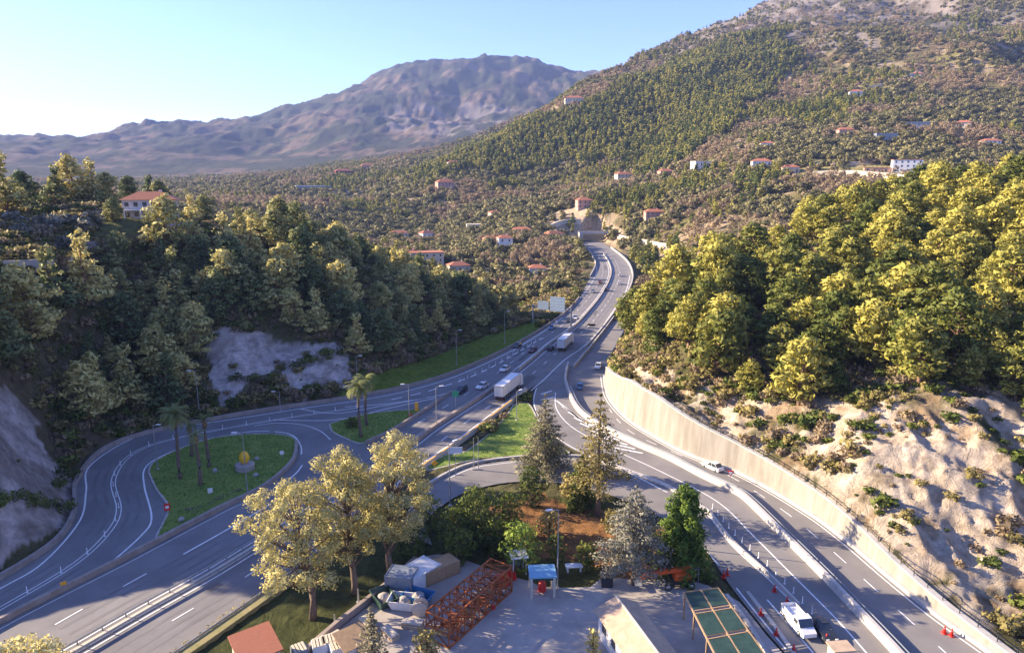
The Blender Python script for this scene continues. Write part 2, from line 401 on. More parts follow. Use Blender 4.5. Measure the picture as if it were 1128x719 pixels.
# merge near-duplicate controls
keep = []
for i in range(len(cu)):
    if all((cu[i]-cu[j])**2+(cv[i]-cv[j])**2 > 0.012**2 for j in keep): keep.append(i)
cu = cu[keep]; cv = cv[keep]; cw = ctrl[keep, 2]
cr = np.hypot(ctrl[keep, 0], ctrl[keep, 1])
def kern(d2): return -np.sqrt(d2+0.0009)
K = kern((cu[:, None]-cu[None])**2+(cv[:, None]-cv[None])**2)
n = len(cu); A = np.zeros((n+1, n+1)); A[:n, :n] = K; A[:n, n] = 1; A[n, :n] = 1
coef = np.linalg.solve(A, np.append(cw, 0))
roadpolys = [[(p.x, p.y) for p in q] for q in (polyMain, polyRamp, polyB, polyR6, polyYard, polyW(tri2))]
bpts = []; bwall = []
for q in (polyMain, polyRamp, polyB, polyR6, polyYard):
    for p in resample(list(q)+[q[0]], 2.0): bpts.append((p.x, p.y))
WBr = resample(WB, 1.0); 
_wb = np.array([(p.x, p.y) for p in WB]); _wk = np.array([P(*q)[:2] for q in wall_base])
_idx = np.linspace(0, len(wall_base)-1, len(WB))
wall_hs = np.interp(_idx, range(len(wall_base)), wall_h)
WBn = np.array([(p.x, p.y) for p in WBr])
wn = np.array([wall_hs[np.argmin((_wb[:, 0]-x)**2+(_wb[:, 1]-y)**2)] for x, y in WBn])
bpts = np.array(bpts)
def mindist(X, Y, Q):
    out = np.empty(X.shape); idx = np.empty(X.shape, int)
    for i in range(0, len(X), 20000):
        d = (X[i:i+20000, None]-Q[None, :, 0])**2+(Y[i:i+20000, None]-Q[None, :, 1])**2
        k = d.argmin(1); idx[i:i+20000] = k; out[i:i+20000] = np.sqrt(d[np.arange(len(k)), k])
    return out, idx
def height(X, Y):
    X = np.asarray(X, float); Y = np.asarray(Y, float)
    u, v = uv(X, Y); z = np.full(X.shape, coef[-1])
    for i in range(0, len(X), 30000):
        d2 = (u[i:i+30000, None]-cu)**2+(v[i:i+30000, None]-cv)**2
        z[i:i+30000] += kern(d2) @ coef[:-1]
    r = np.hypot(X, Y)
    fade = np.clip((r-60)/200, 0, 1)
    z = z+(fbm(X/22, Y/22, 4, 1)-0.5)*(3.0*fade+1.2)
    far = np.clip((r-500)/900, 0, 1)
    z = z+((ridged(X/260, Y/260, 6, 5)-0.55)*70+(ridged(X/70, Y/70, 5, 15)-0.55)*26*np.clip((z-220)/150, 0, 1))*far*np.clip((z-30)/200, 0.05, 1)
    vf = np.clip((r-2200)/1000, 0, 1)
    z = z+((ridged(X/900, Y/900, 5, 9)-0.55)*70+(ridged(X/200, Y/200, 5, 19)-0.55)*55)*vf*np.clip((z-60)/250, 0, 1)
    m = (r < 800) & (Y > 30)
    if m.any():
        x = X[m]; y = Y[m]; zz = z[m]
        ins = np.zeros(x.shape, bool)
        for q in roadpolys: ins |= inpoly(x, y, q)
        d, _ = mindist(x, y, bpts); d[ins] = 0
        dw, iw = mindist(x, y, WBn)
        nw = dw < d+0.6
        res = np.maximum(0.8, 0.005*r[m])
        dd = np.maximum(d-res*1.0, 0)
        su = np.where(x < 0, 1.1, 0.9)+np.clip((y-520)/40, 0, 1)*2.5
        up = -0.22+su*dd+0.06*dd**2
        low = -0.22-0.55*dd
        viad = (y > 330) & (y < 560)
        low = np.where(viad, -0.3-1.6*dd, low)
        z1 = np.minimum(np.maximum(zz, low), up)
        h = wn[iw]
        zw = np.where(dw < 0.9, -0.25, np.maximum(zz, h-0.25-0.35*np.maximum(dw-3, 0)))
        z1 = np.where(nw & (d > 0) & (dw < 60), zw, z1)
        cutm = np.clip((dd-1)/4, 0, 1)*(zz-z1 < 25)
        z1 = z1+cutm*(ridged(x/9, y/9, 4, 401)-0.6)*np.where(x > 20, 4.5, 2.6)*np.clip((r[m]<260), 0, 1)
        z[m] = z1
    return z

rr = [2, 8, 16, 25, 35, 45, 52]
r = 58.0
while r < 7000:
    rr.append(r); r += max(0.75, 0.0065*r)
rr = np.array(rr)
tmax = math.radians(44)
th = np.concatenate([np.linspace(-math.pi, -tmax, 60)[:-1], np.linspace(-tmax, tmax, 520), np.linspace(tmax, math.pi, 60)[1:-1]])
TH, RR = np.meshgrid(th, rr)
TX = (RR*np.sin(TH)).ravel(); TY = (RR*np.cos(TH)).ravel()
TZ = height(TX, TY)
nr_, nt_ = len(rr), len(th)
# lookup of ground height on the built mesh
def ground(X, Y):
    X = np.atleast_1d(np.asarray(X, float)); Y = np.atleast_1d(np.asarray(Y, float))
    t = np.arctan2(X, Y); r = np.hypot(X, Y)
    i = np.clip(np.searchsorted(rr, r)-1, 0, nr_-2); j = np.clip(np.searchsorted(th, t)-1, 0, nt_-2)
    fr = np.clip((r-rr[i])/(rr[i+1]-rr[i]), 0, 1); ft = np.clip((t-th[j])/(th[j+1]-th[j]), 0, 1)
    Z = TZ.reshape(nr_, nt_)
    return (Z[i, j]*(1-fr)+Z[i+1, j]*fr)*(1-ft)+(Z[i, j+1]*(1-fr)+Z[i+1, j+1]*fr)*ft
def hit(px, py, ymin=60, ymax=6000):      # first ground point seen through a pixel beyond ymin
    u, dy, dz = ray(px, py)
    ys = np.exp(np.linspace(math.log(ymin), math.log(ymax), 4000)); t = ys/dy
    g = ground(u*t, ys); s = CAM_H+dz*t
    k = np.argmax(s < g)
    if not (s < g).any(): k = 1500
    return Vector((u*t[k], ys[k], g[k]))
idx = np.arange(nr_*nt_).reshape(nr_, nt_)
a = idx[:-1, :]; b = idx[1:, :]
an = np.roll(a, -1, 1); bn = np.roll(b, -1, 1)
faces = np.stack([a, b, bn, an], -1).reshape(-1, 4)
me = bpy.data.meshes.new('hillside_terrain')
me.vertices.add(len(TX)); me.vertices.foreach_set('co', np.stack([TX, TY, TZ], 1).ravel())
me.loops.add(faces.size); me.loops.foreach_set('vertex_index', faces.ravel())
me.polygons.add(len(faces)); me.polygons.foreach_set('loop_start', np.arange(0, faces.size, 4)); me.polygons.foreach_set('loop_total', np.full(len(faces), 4))
me.update(); me.validate()
me.polygons.foreach_set('use_smooth', np.ones(len(me.polygons), bool))
# ground cover colours by place
PX, PY, PD = proj(TX, TY, TZ)
R_ = np.hypot(TX, TY)
def blend(c, mask, colr):
    mask = np.clip(mask, 0, 1)[:, None]; return c*(1-mask)+np.array(colr)[None]*mask
n1 = fbm(TX/14, TY/14, 5, 3); n2 = fbm(TX/60, TY/60, 5, 8); n3 = fbm(TX/5, TY/5, 3, 12)
col = np.tile(np.array([[0.13, 0.12, 0.055]]), (len(TX), 1))
col = blend(col, (n1-0.42)*5, (0.16, 0.125, 0.07))
col = blend(col, (n3-0.55)*5, (0.07, 0.08, 0.03))
near = R_ < 330
wx = (fbm(TX/9, TY/9, 4, 301)-0.5)*46; wy = (fbm(TX/9, TY/9, 4, 302)-0.5)*46
verge = inpoly(PX, PY, [(360,445),(400,415),(470,395),(540,368),(600,350),(640,325),(640,340),(590,368),(540,394),(480,417),(420,434)]) & near & (TX < 10)
col = blend(col, verge*1.0, (0.16, 0.22, 0.03))
chalk = inpoly(PX+wx, PY+wy, [(-200,330),(0,402),(40,440),(62,500),(78,530),(70,565),(0,620),(-200,700)]) & (R_ < 150)
chalk |= inpoly(PX+wx, PY+wy, [(222,368),(300,366),(385,385),(388,420),(330,430),(300,410),(240,455),(228,420)]) & near & (TX < 0)
col = blend(col, chalk*np.clip((n3-0.30)*6, 0.55, 1), (0.62, 0.53, 0.48))
col = blend(col, chalk*np.clip((fbm(TX/2.5, TY/2.5+TZ/6, 4, 143)-0.52)*8, 0, 0.6), (0.34, 0.27, 0.23))
rch = inpoly(PX+wx*.6, PY+wy*.6, [(672,380),(700,400),(780,425),(850,440),(900,428),(960,445),(1000,420),(1060,415),(1128,430),(1300,440),(1300,900),(1080,740),(985,611),(877,520),(780,467),(690,410)]) & (R_ < 230) & (TX > 20)
col = blend(col, rch*np.clip((fbm(TX/8, TY/8, 4, 44)-0.36)*7, 0.0, 1), (0.58, 0.47, 0.35))
col = blend(col, rch*np.clip((fbm(TX/3, TY/3, 4, 47)-0.56)*7, 0.0, 0.75), (0.36, 0.25, 0.15))
col = blend(col, rch*np.clip((ridged(TX/7, TY/7, 4, 149)-0.68)*9, 0.0, 0.6), (0.70, 0.60, 0.48))
dry = inpoly(PX, PY, [(600,238),(640,225),(700,262),(740,272),(760,290),(700,275),(690,285),(670,268),(615,262)]) & (R_ > 400) & (R_ < 900)
col = blend(col, dry*0.85, (0.55, 0.42, 0.28))
mid = (R_ > 430) & (R_ < 1500)
col = blend(col, mid*np.clip((n2-0.5)*8, 0, 0.6), (0.22, 0.20, 0.07))
col = blend(col, mid*np.clip((fbm(TX/30, TY/30, 4, 77)-0.56)*10, 0, 0.9), (0.40, 0.31, 0.20))
ter = inpoly(PX, PY, [(860,180),(900,175),(1000,185),(990,197),(870,200)])|inpoly(PX, PY, [(880,115),(930,105),(960,90),(1010,70),(1020,82),(960,110),(920,125)])|inpoly(PX, PY, [(1070,115),(1128,112),(1128,165),(1060,170)])
col = blend(col, (ter & mid)*np.clip(0.5+0.5*np.sin(TZ*1.6), 0.2, 1), (0.42, 0.36, 0.16))
upl = (R_ > 1400)
col = blend(col, upl*1.0, (0.05, 0.055, 0.03))
col = blend(col, upl*np.clip((fbm(TX/120, TY/120, 6, 21)-0.48)*7, 0, 0.85), (0.16, 0.115, 0.08))
col = blend(col, upl*np.clip((fbm(TX/35, TY/35, 4, 23)-0.5)*7, 0, 0.8), (0.035, 0.04, 0.025))
rock = (R_ > 1250) & (R_ < 2600) & (TX > 200)
summit = inpoly(PX+wx, PY+wy*.6, [(690,100),(760,40),(850,-10),(900,-80),(1200,-80),(1080,12),(960,32),(900,62),(850,48),(770,78)]) & rock
col = blend(col, summit*0.8, (0.12, 0.10, 0.075))
col = blend(col, summit*np.clip((ridged(TX/60, TY/60, 5, 33)-0.60)*9, 0, 0.75), (0.27, 0.235, 0.21))
col = blend(col, rock*np.clip((ridged(TX/160, TY/160, 5, 31)-0.62)*9, 0, 0.7), (0.24, 0.21, 0.185))
cliff = inpoly(PX, PY, [(415,120),(460,110),(550,115),(600,135),(560,150),(500,150),(430,145)]) & (R_ > 2500)
col = blend(col, cliff*np.clip((ridged(TX/110, TY/110, 5, 36)-0.66)*9, 0, 0.6), (0.26, 0.22, 0.20))
garden = inpoly(PX, PY, [(30,236),(160,240),(210,250),(130,262),(60,285),(0,292),(0,240)]) & near
col = blend(col, garden*0.7, (0.13, 0.15, 0.05))
nearg = (TX < 20) & (TX > -60) & (TY < 110)
col = blend(col, nearg*1.0, (0.075, 0.085, 0.03))
park = inpoly(PX+wx*.5, PY+wy*.5, [(540,555),(600,545),(700,570),(745,590),(750,640),(610,648),(540,630)]) & (R_ < 130)
col = blend(col, park*1.0, (0.30, 0.155, 0.065))
lawn = inpoly(PX+wx*.4, PY+wy*.4, [(560,632),(600,615),(660,625),(665,640),(640,650),(600,648)]) & (R_ < 130)
col = blend(col, lawn*1.0, (0.16, 0.15, 0.045))
ca = me.color_attributes.new('Ground', 'FLOAT_COLOR', 'POINT')
ca.data.foreach_set('color', np.concatenate([col, np.ones((len(col), 1))], 1).ravel())
tm, t, b = newmat('terrain')
b.inputs['Roughness'].default_value = 1.0; b.inputs['Specular IOR Level'].default_value = 0.1
at = t.nodes.new('ShaderNodeVertexColor'); at.layer_name = 'Ground'
tc = t.nodes.new('ShaderNodeTexCoord')
nz = t.nodes.new('ShaderNodeTexNoise'); nz.inputs['Scale'].default_value = 0.6; nz.inputs['Detail'].default_value = 8; nz.inputs['Roughness'].default_value = 0.7
t.links.new(tc.outputs['Object'], nz.inputs['Vector'])
rp = t.nodes.new('ShaderNodeValToRGB'); rp.color_ramp.elements[0].position = 0.3; rp.color_ramp.elements[1].position = 0.7
rp.color_ramp.elements[0].color = (0.55, 0.55, 0.55, 1); rp.color_ramp.elements[1].color = (1.35, 1.35, 1.35, 1)
t.links.new(nz.outputs[0], rp.inputs[0])
mxx = t.nodes.new('ShaderNodeMix'); mxx.data_type = 'RGBA'; mxx.blend_type = 'MULTIPLY'; mxx.inputs[0].default_value = 1
t.links.new(at.outputs[0], mxx.inputs[6]); t.links.new(rp.outputs[0], mxx.inputs[7]); t.links.new(mxx.outputs[2], b.inputs['Base Color'])
bp = t.nodes.new('ShaderNodeBump'); bp.inputs['Strength'].default_value = 0.6; bp.inputs['Distance'].default_value = 0.5
vz = t.nodes.new('ShaderNodeTexNoise'); vz.inputs['Scale'].default_value = 0.22; vz.inputs['Detail'].default_value = 10; vz.inputs['Roughness'].default_value = 0.72; vz.inputs['Distortion'].default_value = 1.5
t.links.new(tc.outputs['Object'], vz.inputs['Vector'])
b2 = t.nodes.new('ShaderNodeBump'); b2.inputs['Strength'].default_value = 0.9; b2.inputs['Distance'].default_value = 2.2
t.links.new(vz.outputs[0], b2.inputs['Height']); t.links.new(b2.outputs[0], bp.inputs['Normal'])
t.links.new(nz.outputs[0], bp.inputs['Height']); t.links.new(bp.outputs[0], b.inputs['Normal'])
me.materials.append(tm)
to = bpy.data.objects.new('ground', me); COL.objects.link(to); structure(to)

# ------------------------------------------------------------------ air
hz, t, b = newmat('haze_air')
t.nodes.remove(b)
pv = t.nodes.new('ShaderNodeVolumePrincipled'); pv.inputs['Density'].default_value = 0.000075
pv.inputs['Color'].default_value = (0.38, 0.52, 1.0, 1); pv.inputs['Anisotropy'].default_value = 0.0
t.links.new(pv.outputs[0], t.nodes['Material Output'].inputs['Volume'])
zmin = float(TZ.min())-1.5; zmax = float(TZ.max())+30
mb = MB(); mb.box((0, 0, (zmin+zmax)/2), (14400, 14400, zmax-zmin))
ho = mb.build('haze', hz); ho['kind'] = 'stuff'; ho['label'] = 'thin blue air between the camera and the far mountains'

# ------------------------------------------------------------------ roads
mo = structure(polysheet('motorway', lifted(polyMain, 0.0), asphalt))
ra = structure(polysheet('ramp_road', lifted(polyRamp, 0.012), asphalt_lt))
rb = structure(polysheet('slip_road', lifted(polyB, 0.006), asphalt_lt))
r6 = structure(polysheet('local_road', lifted(polyR6, 0.018), asphalt_lt))
yd = structure(polysheet('yard_pavement', lifted(polyYard, 0.024), yardmat))
def kerb(name, ring, h, label=None):
    pass
def grass_island(name, px, n=4):
    g = polyW(px+[px[0]], 0, n)[:-1]
    o = structure(polysheet(name, lifted(g, 0.16), grass_m, thick=0.3))
    k = wallmesh('kerb', lifted(g+[g[0]], 0), 0.2, 0.35, concrete, o); return o
isl = grass_island('traffic_island', island); t1 = grass_island('traffic_island', tri1); t2 = grass_island('traffic_island', tri2)

# painted markings, one mesh under each road
mk = MB()
strip(mk, W([(-60,682),(0,648),(48,619),(88,573),(95,540),(98,514),(137,487),(180,473),(260,461),(330,450),(400,440),(450,430),(500,415),(550,393),(590,371),(620,350)]), 0.28, 0.03)
slip_centre = W([(-60,704),(0,670),(83,620),(120,585),(131,560),(125,528),(144,501),(187,484),(280,466),(350,455),(400,448)])
for d in (-0.35, 0.35): strip(mk, offset(slip_centre, d), 0.16, 0.03)
strip(mk, W([(119,622),(155,590),(167,570),(159,535),(160,515),(180,501),(216,488),(268,476),(301,475),(322,479),(331,490),(332,500)]), 0.28, 0.03)
strip(mk, W([(280,469),(300,466),(330,467),(352,474),(364,484)]), 0.22, 0.03)
for q in ([(333,512),(327,520),(318,528)], [(202,610),(250,583),(296,556)], [(330,450),(370,455),(420,447),(470,438)], [(300,462),(370,462),(430,449),(480,438)], [(380,448),(430,444),(480,436),(498,430)]):
    strip(mk, W(q), 0.3, 0.03)
# left carriageway lane lines
for off, on, of in ((-4.2, 3, 9), ):
    dashes(mk, offset(MD, 4.2+0.6)[:58], 0.2, 0.03, 3, 8)
strip(mk, offset(MD, 1.3), 0.22, 0.03); strip(mk, offset(MD, 8.6)[:40], 0.2, 0.03)
dashes(mk, W([(-30,738),(20,711),(65,685),(113,658),(160,632),(190,616)]), 0.22, 0.03, 3.5, 5.5)
strip(mk, offset(W(lc_left2), -1.2)[20:], 0.14, 0.03)
strip(mk, offset(MD, -1.3), 0.22, 0.03)
dashes(mk, offset(MD, -4.9), 0.2, 0.03, 3, 8)
strip(mk, offset(RC, 1.5), 0.3, 0.03)
ew = W([(694,303),(689,322),(675,343),(661,362),(642,382),(622,396),(600,417),(585,430)])
strip(mk, ew, 0.3, 0.03)
# dashed merge line of the slip lane
dashes(mk, W([(597,372),(570,388),(540,405),(510,418),(470,431),(430,440)]), 0.45, 0.032, 3, 2.5)
for i in range(11):         # row of short white stripes by the right-hand barrier
    a = P(515+i*4.1, 492-i*3.4); c = P(519+i*4.1, 498-i*3.4)
    strip(mk, [a, c], 0.55, 0.03)
mk.build('lane_marking', paint, mo)
tk = MB()
for d in (2.3, 3.8, 5.9, 7.4, -2.3, -3.9, -6.0, -7.5): strip(tk, offset(MD, d)[4:90], 0.55, 0.012)
for d in (1.5, 3.0, -1.5, -3.0): strip(tk, offset(slip_centre, d), 0.55, 0.012)
tk.build('wheel_track', mat('polished_asphalt', (0.135,0.127,0.127), (0.19,0.18,0.178), scale=0.15, rough=0.8), mo)
pk = MB(); rp_ = random.Random(5)
for k in range(16):
    i_ = rp_.randrange(6, 80); d_ = rp_.choice([-5.5, -3.2, 3.2, 6.5]); q_ = offset(MD, d_); n_ = rp_.randrange(1, 4); strip(pk, q_[i_:i_+n_+1], rp_.choice([1.2, 3.0]), 0.016)
pk.build('repair_patch', mat('patched_asphalt', (0.09,0.086,0.086), (0.12,0.115,0.112), scale=0.5, rough=0.9), mo)
mk = MB()
strip(mk, offset(PA, -1.0), 0.2, 0.035); strip(mk, offset(WB, 1.1), 0.2, 0.035)
midr = [(PA[i]+WB[min(i, len(WB)-1)])/2 for i in range(len(PA))]
dashes(mk, W([(664,440),(690,472),(740,497),(800,522),(860,560),(905,596),(960,645),(1010,690),(1060,735)]), 0.18, 0.035, 3, 4)
mk.build('lane_marking', paint, ra)
mk = MB()
for q in ([(591,427),(588,443),(597,465),(614,482),(645,500),(690,519),(735,542)], [(612,432),(613,450),(630,470),(670,492),(730,520),(790,552),(830,590),(870,630),(920,680),(960,725)],
          [(762,556),(780,567),(806,600),(846,637),(882,673),(920,715)], [(776,604),(792,622)], [(811,647),(835,677),(866,715)], [(845,660),(880,700),(896,719)]):
    strip(mk, W(q), 0.22, 0.03)
for i in range(9):
    strip(mk, [P(613+i*6.5, 441+i*6.2), P(640+i*8.5, 462+i*4.6)], 0.5, 0.03)
for q in ([(596,434),(608,430)], [(596,440),(612,437)]): strip(mk, W(q), 0.5, 0.03)
mk.build('lane_marking', paint, rb)
mk = MB(); strip(mk, offset(R6T, 1.0)[18:], 0.2, 0.04); mk.build('lane_marking', paint, r6)

# ------------------------------------------------------------------ barriers and walls
def barrier(name, pts, h, t, m, label, cat='barrier', **k):
    return tag(wallmesh(name, pts, h, t, m, **k), label, cat)
def guardrail(name, pts, label, step=4.0, h=0.75, m=steel, maxp=95):
    L = sum((b-a).length for a, b in zip(pts[:-1], pts[1:])); step = max(step, L/maxp)
    g = empty(name, pts[0], label, 'guard rail')
    o = -pts[0]
    q = [p+o for p in pts]
    rail = wallmesh('rail', [p+Vector((0,0,h-0.3)) for p in q], 0.3, 0.1, m, g, z0=0.0)
    pm = None
    for p in resample(q, step):
        if pm is None:
            mb = MB(); mb.box((0,0,h/2-0.2), (0.12,0.12,h+0.1)); po = mb.build('post', m, g); pm = po.data; po.location = p
        else:
            po = bpy.data.objects.new('post', pm); COL.objects.link(po); po.parent = g; po.location = p
    return g
barrier('stone_barrier', W(outer[:10]), 0.85, 0.55, stonekerb, 'brown stone barrier wrapping the outside of the curving slip road below the left hill')
barrier('roadside_barrier', W(outer[9:17]), 0.8, 0.5, stonekerb, 'low brown barrier between the green grass verge and the motorway')
barrier('viaduct_parapet', W(outer[17:21]+[(644,272)]), 1.1, 0.45, concrete_white, 'pale parapet on the left edge of the curving viaduct', z0=-5)
barrier('viaduct_parapet', W(right_main[1:8]), 1.15, 0.6, concrete_white, 'white concrete parapet on the outer right curve of the viaduct', z0=-5)
barrier('stone_barrier', W(lc_left2), 0.8, 0.6, stonekerb, 'brown stone barrier between the round palm island and the motorway')
barrier('stone_barrier', W(lc_left), 0.75, 0.5, stonekerb, 'short brown barrier beside the small grass triangle with two palms')
MDn = MD[:50]
barrier('median_barrier', MD[2:44], 0.8, 0.6, concrete, 'long concrete median barrier between the motorway carriageways from the viaduct to the first truck')
barrier('median_barrier', MD[44:64], 0.8, 0.9, stonekerb, 'brown median barrier between the white truck and the yellow trees')
guardrail('guard_rail', offset(MD, 0.9)[64:], 'steel guard rail on the far side of the planted median at bottom left', 3)
guardrail('guard_rail', offset(MD, -0.9)[64:], 'steel guard rail on the near side of the planted median at bottom left', 3)
ms = MB(); strip(ms, MD[64:], 1.2, 0.05); structure(ms.build('median_strip', cream))
yb = wallmesh('safety_barrier', RC[2:28], 0.9, 0.45, cream); tag(yb, 'cream and orange topped barrier on the right side of the motorway below the white truck', 'barrier')
mb = MB()
strip(mb, RC[4:24], 0.3, 0.92); mb.build('orange_cap', yellowp, yb)
barrier('verge_wall', RC[27:], 0.5, 1.3, mat('mossy_stone', (0.30,0.25,0.12), (0.20,0.19,0.07), scale=0.8, rough=1, bump=0.8), 'low mossy stone wall between the motorway and the shaded grass with yellow trees', 'wall')
guardrail('guard_rail', offset(RC, 0.9)[27:], 'steel guard rail along the motorway in front of the mossy wall', 4)
pw = wallmesh('parapet_wall', W([(626,402),(623,414)]+parapet, 0), 1.15, 0.75, concrete_white, taper=0.7)
tag(pw, 'long white concrete wall separating the upper ramp from the lower road', 'wall')
guardrail('guard_rail', offset(W(parapet), -0.9), 'dark guard rail on the ramp side of the long white wall', 3, h=1.0, m=greyp)
barrier('kerb_wall', W([(650,502),(662,507),(690,518),(730,533),(755,548),(778,562)]), 0.25, 1.0, concrete_white, 'wide white kerb strip between the local road and the lower lanes', 'kerb')
barrier('kerb_wall', W([(462,541),(490,523),(520,511),(560,505),(600,502),(640,503)]), 0.45, 0.5, concrete_white, 'pale kerb along the curved local road under the grass triangle', 'kerb')
barrier('lane_barrier', W([(780,563),(806,597),(846,634),(880,668)]), 0.6, 0.35, concrete_white, 'white barrier line between the shaded lanes right of the green tree')
barrier('ramp_barrier', W([(676,350),(664,366),(648,386),(632,405)]), 0.9, 0.5, concrete, 'concrete barrier between the motorway and the ramp beside the pines')
barrier('hill_barrier', W([(690,362),(682,376),(672,395),(667,408)]), 0.9, 0.35, darkp, 'dark railing beside the ramp at the foot of the pine hill', 'railing')
# retaining wall: battered, with buttress joints and coping
def retwall():
    n = len(WB); top = offset(WB, 0.0); back = []
    v = []; f = []
    for i, p in enumerate(WB):
        h = float(wall_hs[i])
        a = WB[max(i-1, 0)]; b_ = WB[min(i+1, n-1)]; t_ = (b_-a); t_.z = 0; t_.normalize()
        nrm = Vector((-t_.y, t_.x, 0))       # away from the road (hill side)
        if nrm.x < 0 and nrm.y < 0: nrm = -nrm
        v += [p+Vector((0,0,-0.4)), p+nrm*(0.10*h)+Vector((0,0,h)), p+nrm*(0.10*h+0.7)+Vector((0,0,h)), p+nrm*(0.7+0.1*h)+Vector((0,0,-0.4))]
    for i in range(n-1):
        a = i*4; c = a+4
        f += [(a, c, c+1, a+1), (a+1, c+1, c+2, a+2), (a+2, c+2, c+3, a+3)]
    o = meshobj('retaining_wall', v, f, wallm)
    tag(o, 'tall curved pale concrete retaining wall holding back the chalk slope on the right', 'wall')
    cop = [v[i*4+1].lerp(v[i*4+2], 0.5) for i in range(n)]
    wallmesh('coping', cop, 0.18, 0.9, concrete_white, o, z0=-0.05)
    rail = MB(); q = resample([c+Vector((0,0,0.1)) for c in cop[18:]], 2.5)
    for p in q: rail.bar(p, p+Vector((0,0,1.0)), 0.06, m=0)
    for a, c in zip(q[:-1], q[1:]):
        rail.bar(a+Vector((0,0,0.95)), c+Vector((0,0,0.95)), 0.05); rail.bar(a+Vector((0,0,0.5)), c+Vector((0,0,0.5)), 0.04)
    rail.build('top_railing', darkp, o)
    foot = [p-Vector((0,0,0)) for p in WB]
    wallmesh('footing', offset(WB, -0.0), 0.55, 1.0, concrete_white, o)
    return o
retwall()
# yard edge wall
barrier('yard_wall', W([(335,722),(372,690),(400,668),(440,635),(458,618)]), 0.9, 0.5, stonekerb, 'crumbling stone wall between the shaded grass and the storage yard', 'wall')

# overpass portal at the far end of the viaduct
def overpass():
    c = P(655, 266); e = empty('overpass', c, 'small concrete overpass bridge crossing the motorway at the far end', 'bridge')
    a = P(640, 266)-c; b_ = P(676, 267)-c
    for p, nm in ((a, 'abutment'), (b_, 'abutment')):
        mb = MB(); mb.box((p.x, p.y+6, 3.2), (3.0, 14, 7.4)); mb.build(nm, concrete, e)
    mb = MB(); mb.box(((a.x+b_.x)/2, 6, 7.6), (b_.x-a.x+3, 13, 1.4)); mb.build('deck', concrete_white, e)
    mb = MB(); mb.box(((a.x+b_.x)/2, -0.3, 8.8), (b_.x-a.x+5, 0.4, 1.1)); mb.build('parapet', cream, e)
    mb = MB(); mb.box(((a.x+b_.x)/2-2, 16, 3.3), (b_.x-a.x-6, 1.0, 6)); mb.build('end_wall', cream, e)
overpass()

# ------------------------------------------------------------------ vegetation builders
def leafmesh(name, clumps, n_per, size, m, rg, shell=0.55, flat=0.45, upbias=0.3):
    """clumps: list of (center, (rx,ry,rz)); small leaf faces spread through each clump's volume"""
    V = []; N = []
    tot = 0
    for c, rad in clumps:
        k = max(6, int(n_per*(rad[0]*rad[1]*rad[2])**(2/3)))
        d = rg.normal(size=(k, 3)); d /= np.linalg.norm(d, axis=1)[:, None]
        rr_ = (shell+(1-shell)*rg.random(k)**0.6)*(0.8+0.35*rg.random(k))
        ctr = np.array(c)+d*np.array(rad)*rr_[:, None]
        nrm = d*0.6+rg.normal(size=(k, 3))*0.55; nrm[:, 2] += upbias
        nrm /= np.linalg.norm(nrm, axis=1)[:, None]
        t = np.cross(nrm, rg.normal(size=(k, 3))); t /= np.linalg.norm(t, axis=1)[:, None]
        bt = np.cross(nrm, t)
        sz = size*(0.6+0.8*rg.random(k))[:, None]
        q = np.stack([ctr-t*sz, ctr-bt*sz*flat, ctr+t*sz, ctr+bt*sz*flat], 1)
        V.append(q.reshape(-1, 3))
        sn = d*0.9+nrm*0.45; sn[:, 2] += 0.1; sn /= np.linalg.norm(sn, axis=1)[:, None]
        N.append(np.repeat(sn, 4, 0)); tot += k
    V = np.concatenate(V); N = np.concatenate(N)
    me = bpy.data.meshes.new(name)
    me.vertices.add(len(V)); me.vertices.foreach_set('co', V.ravel())
    me.loops.add(len(V)); me.loops.foreach_set('vertex_index', np.arange(len(V)))
    me.polygons.add(tot); me.polygons.foreach_set('loop_start', np.arange(0, len(V), 4)); me.polygons.foreach_set('loop_total', np.full(tot, 4))
    me.update()
    me.polygons.foreach_set('use_smooth', np.ones(tot, bool))
    me.normals_split_custom_set_from_vertices([tuple(x) for x in N])
    me.materials.append(m)
    return me
def meshdata(mb, name, m):
    me = bpy.data.meshes.new(name); me.from_pydata([tuple(v) for v in mb.v], [], mb.f); me.materials.append(m)
    me.polygons.foreach_set('use_smooth', [True]*len(me.polygons)); me.update(); return me
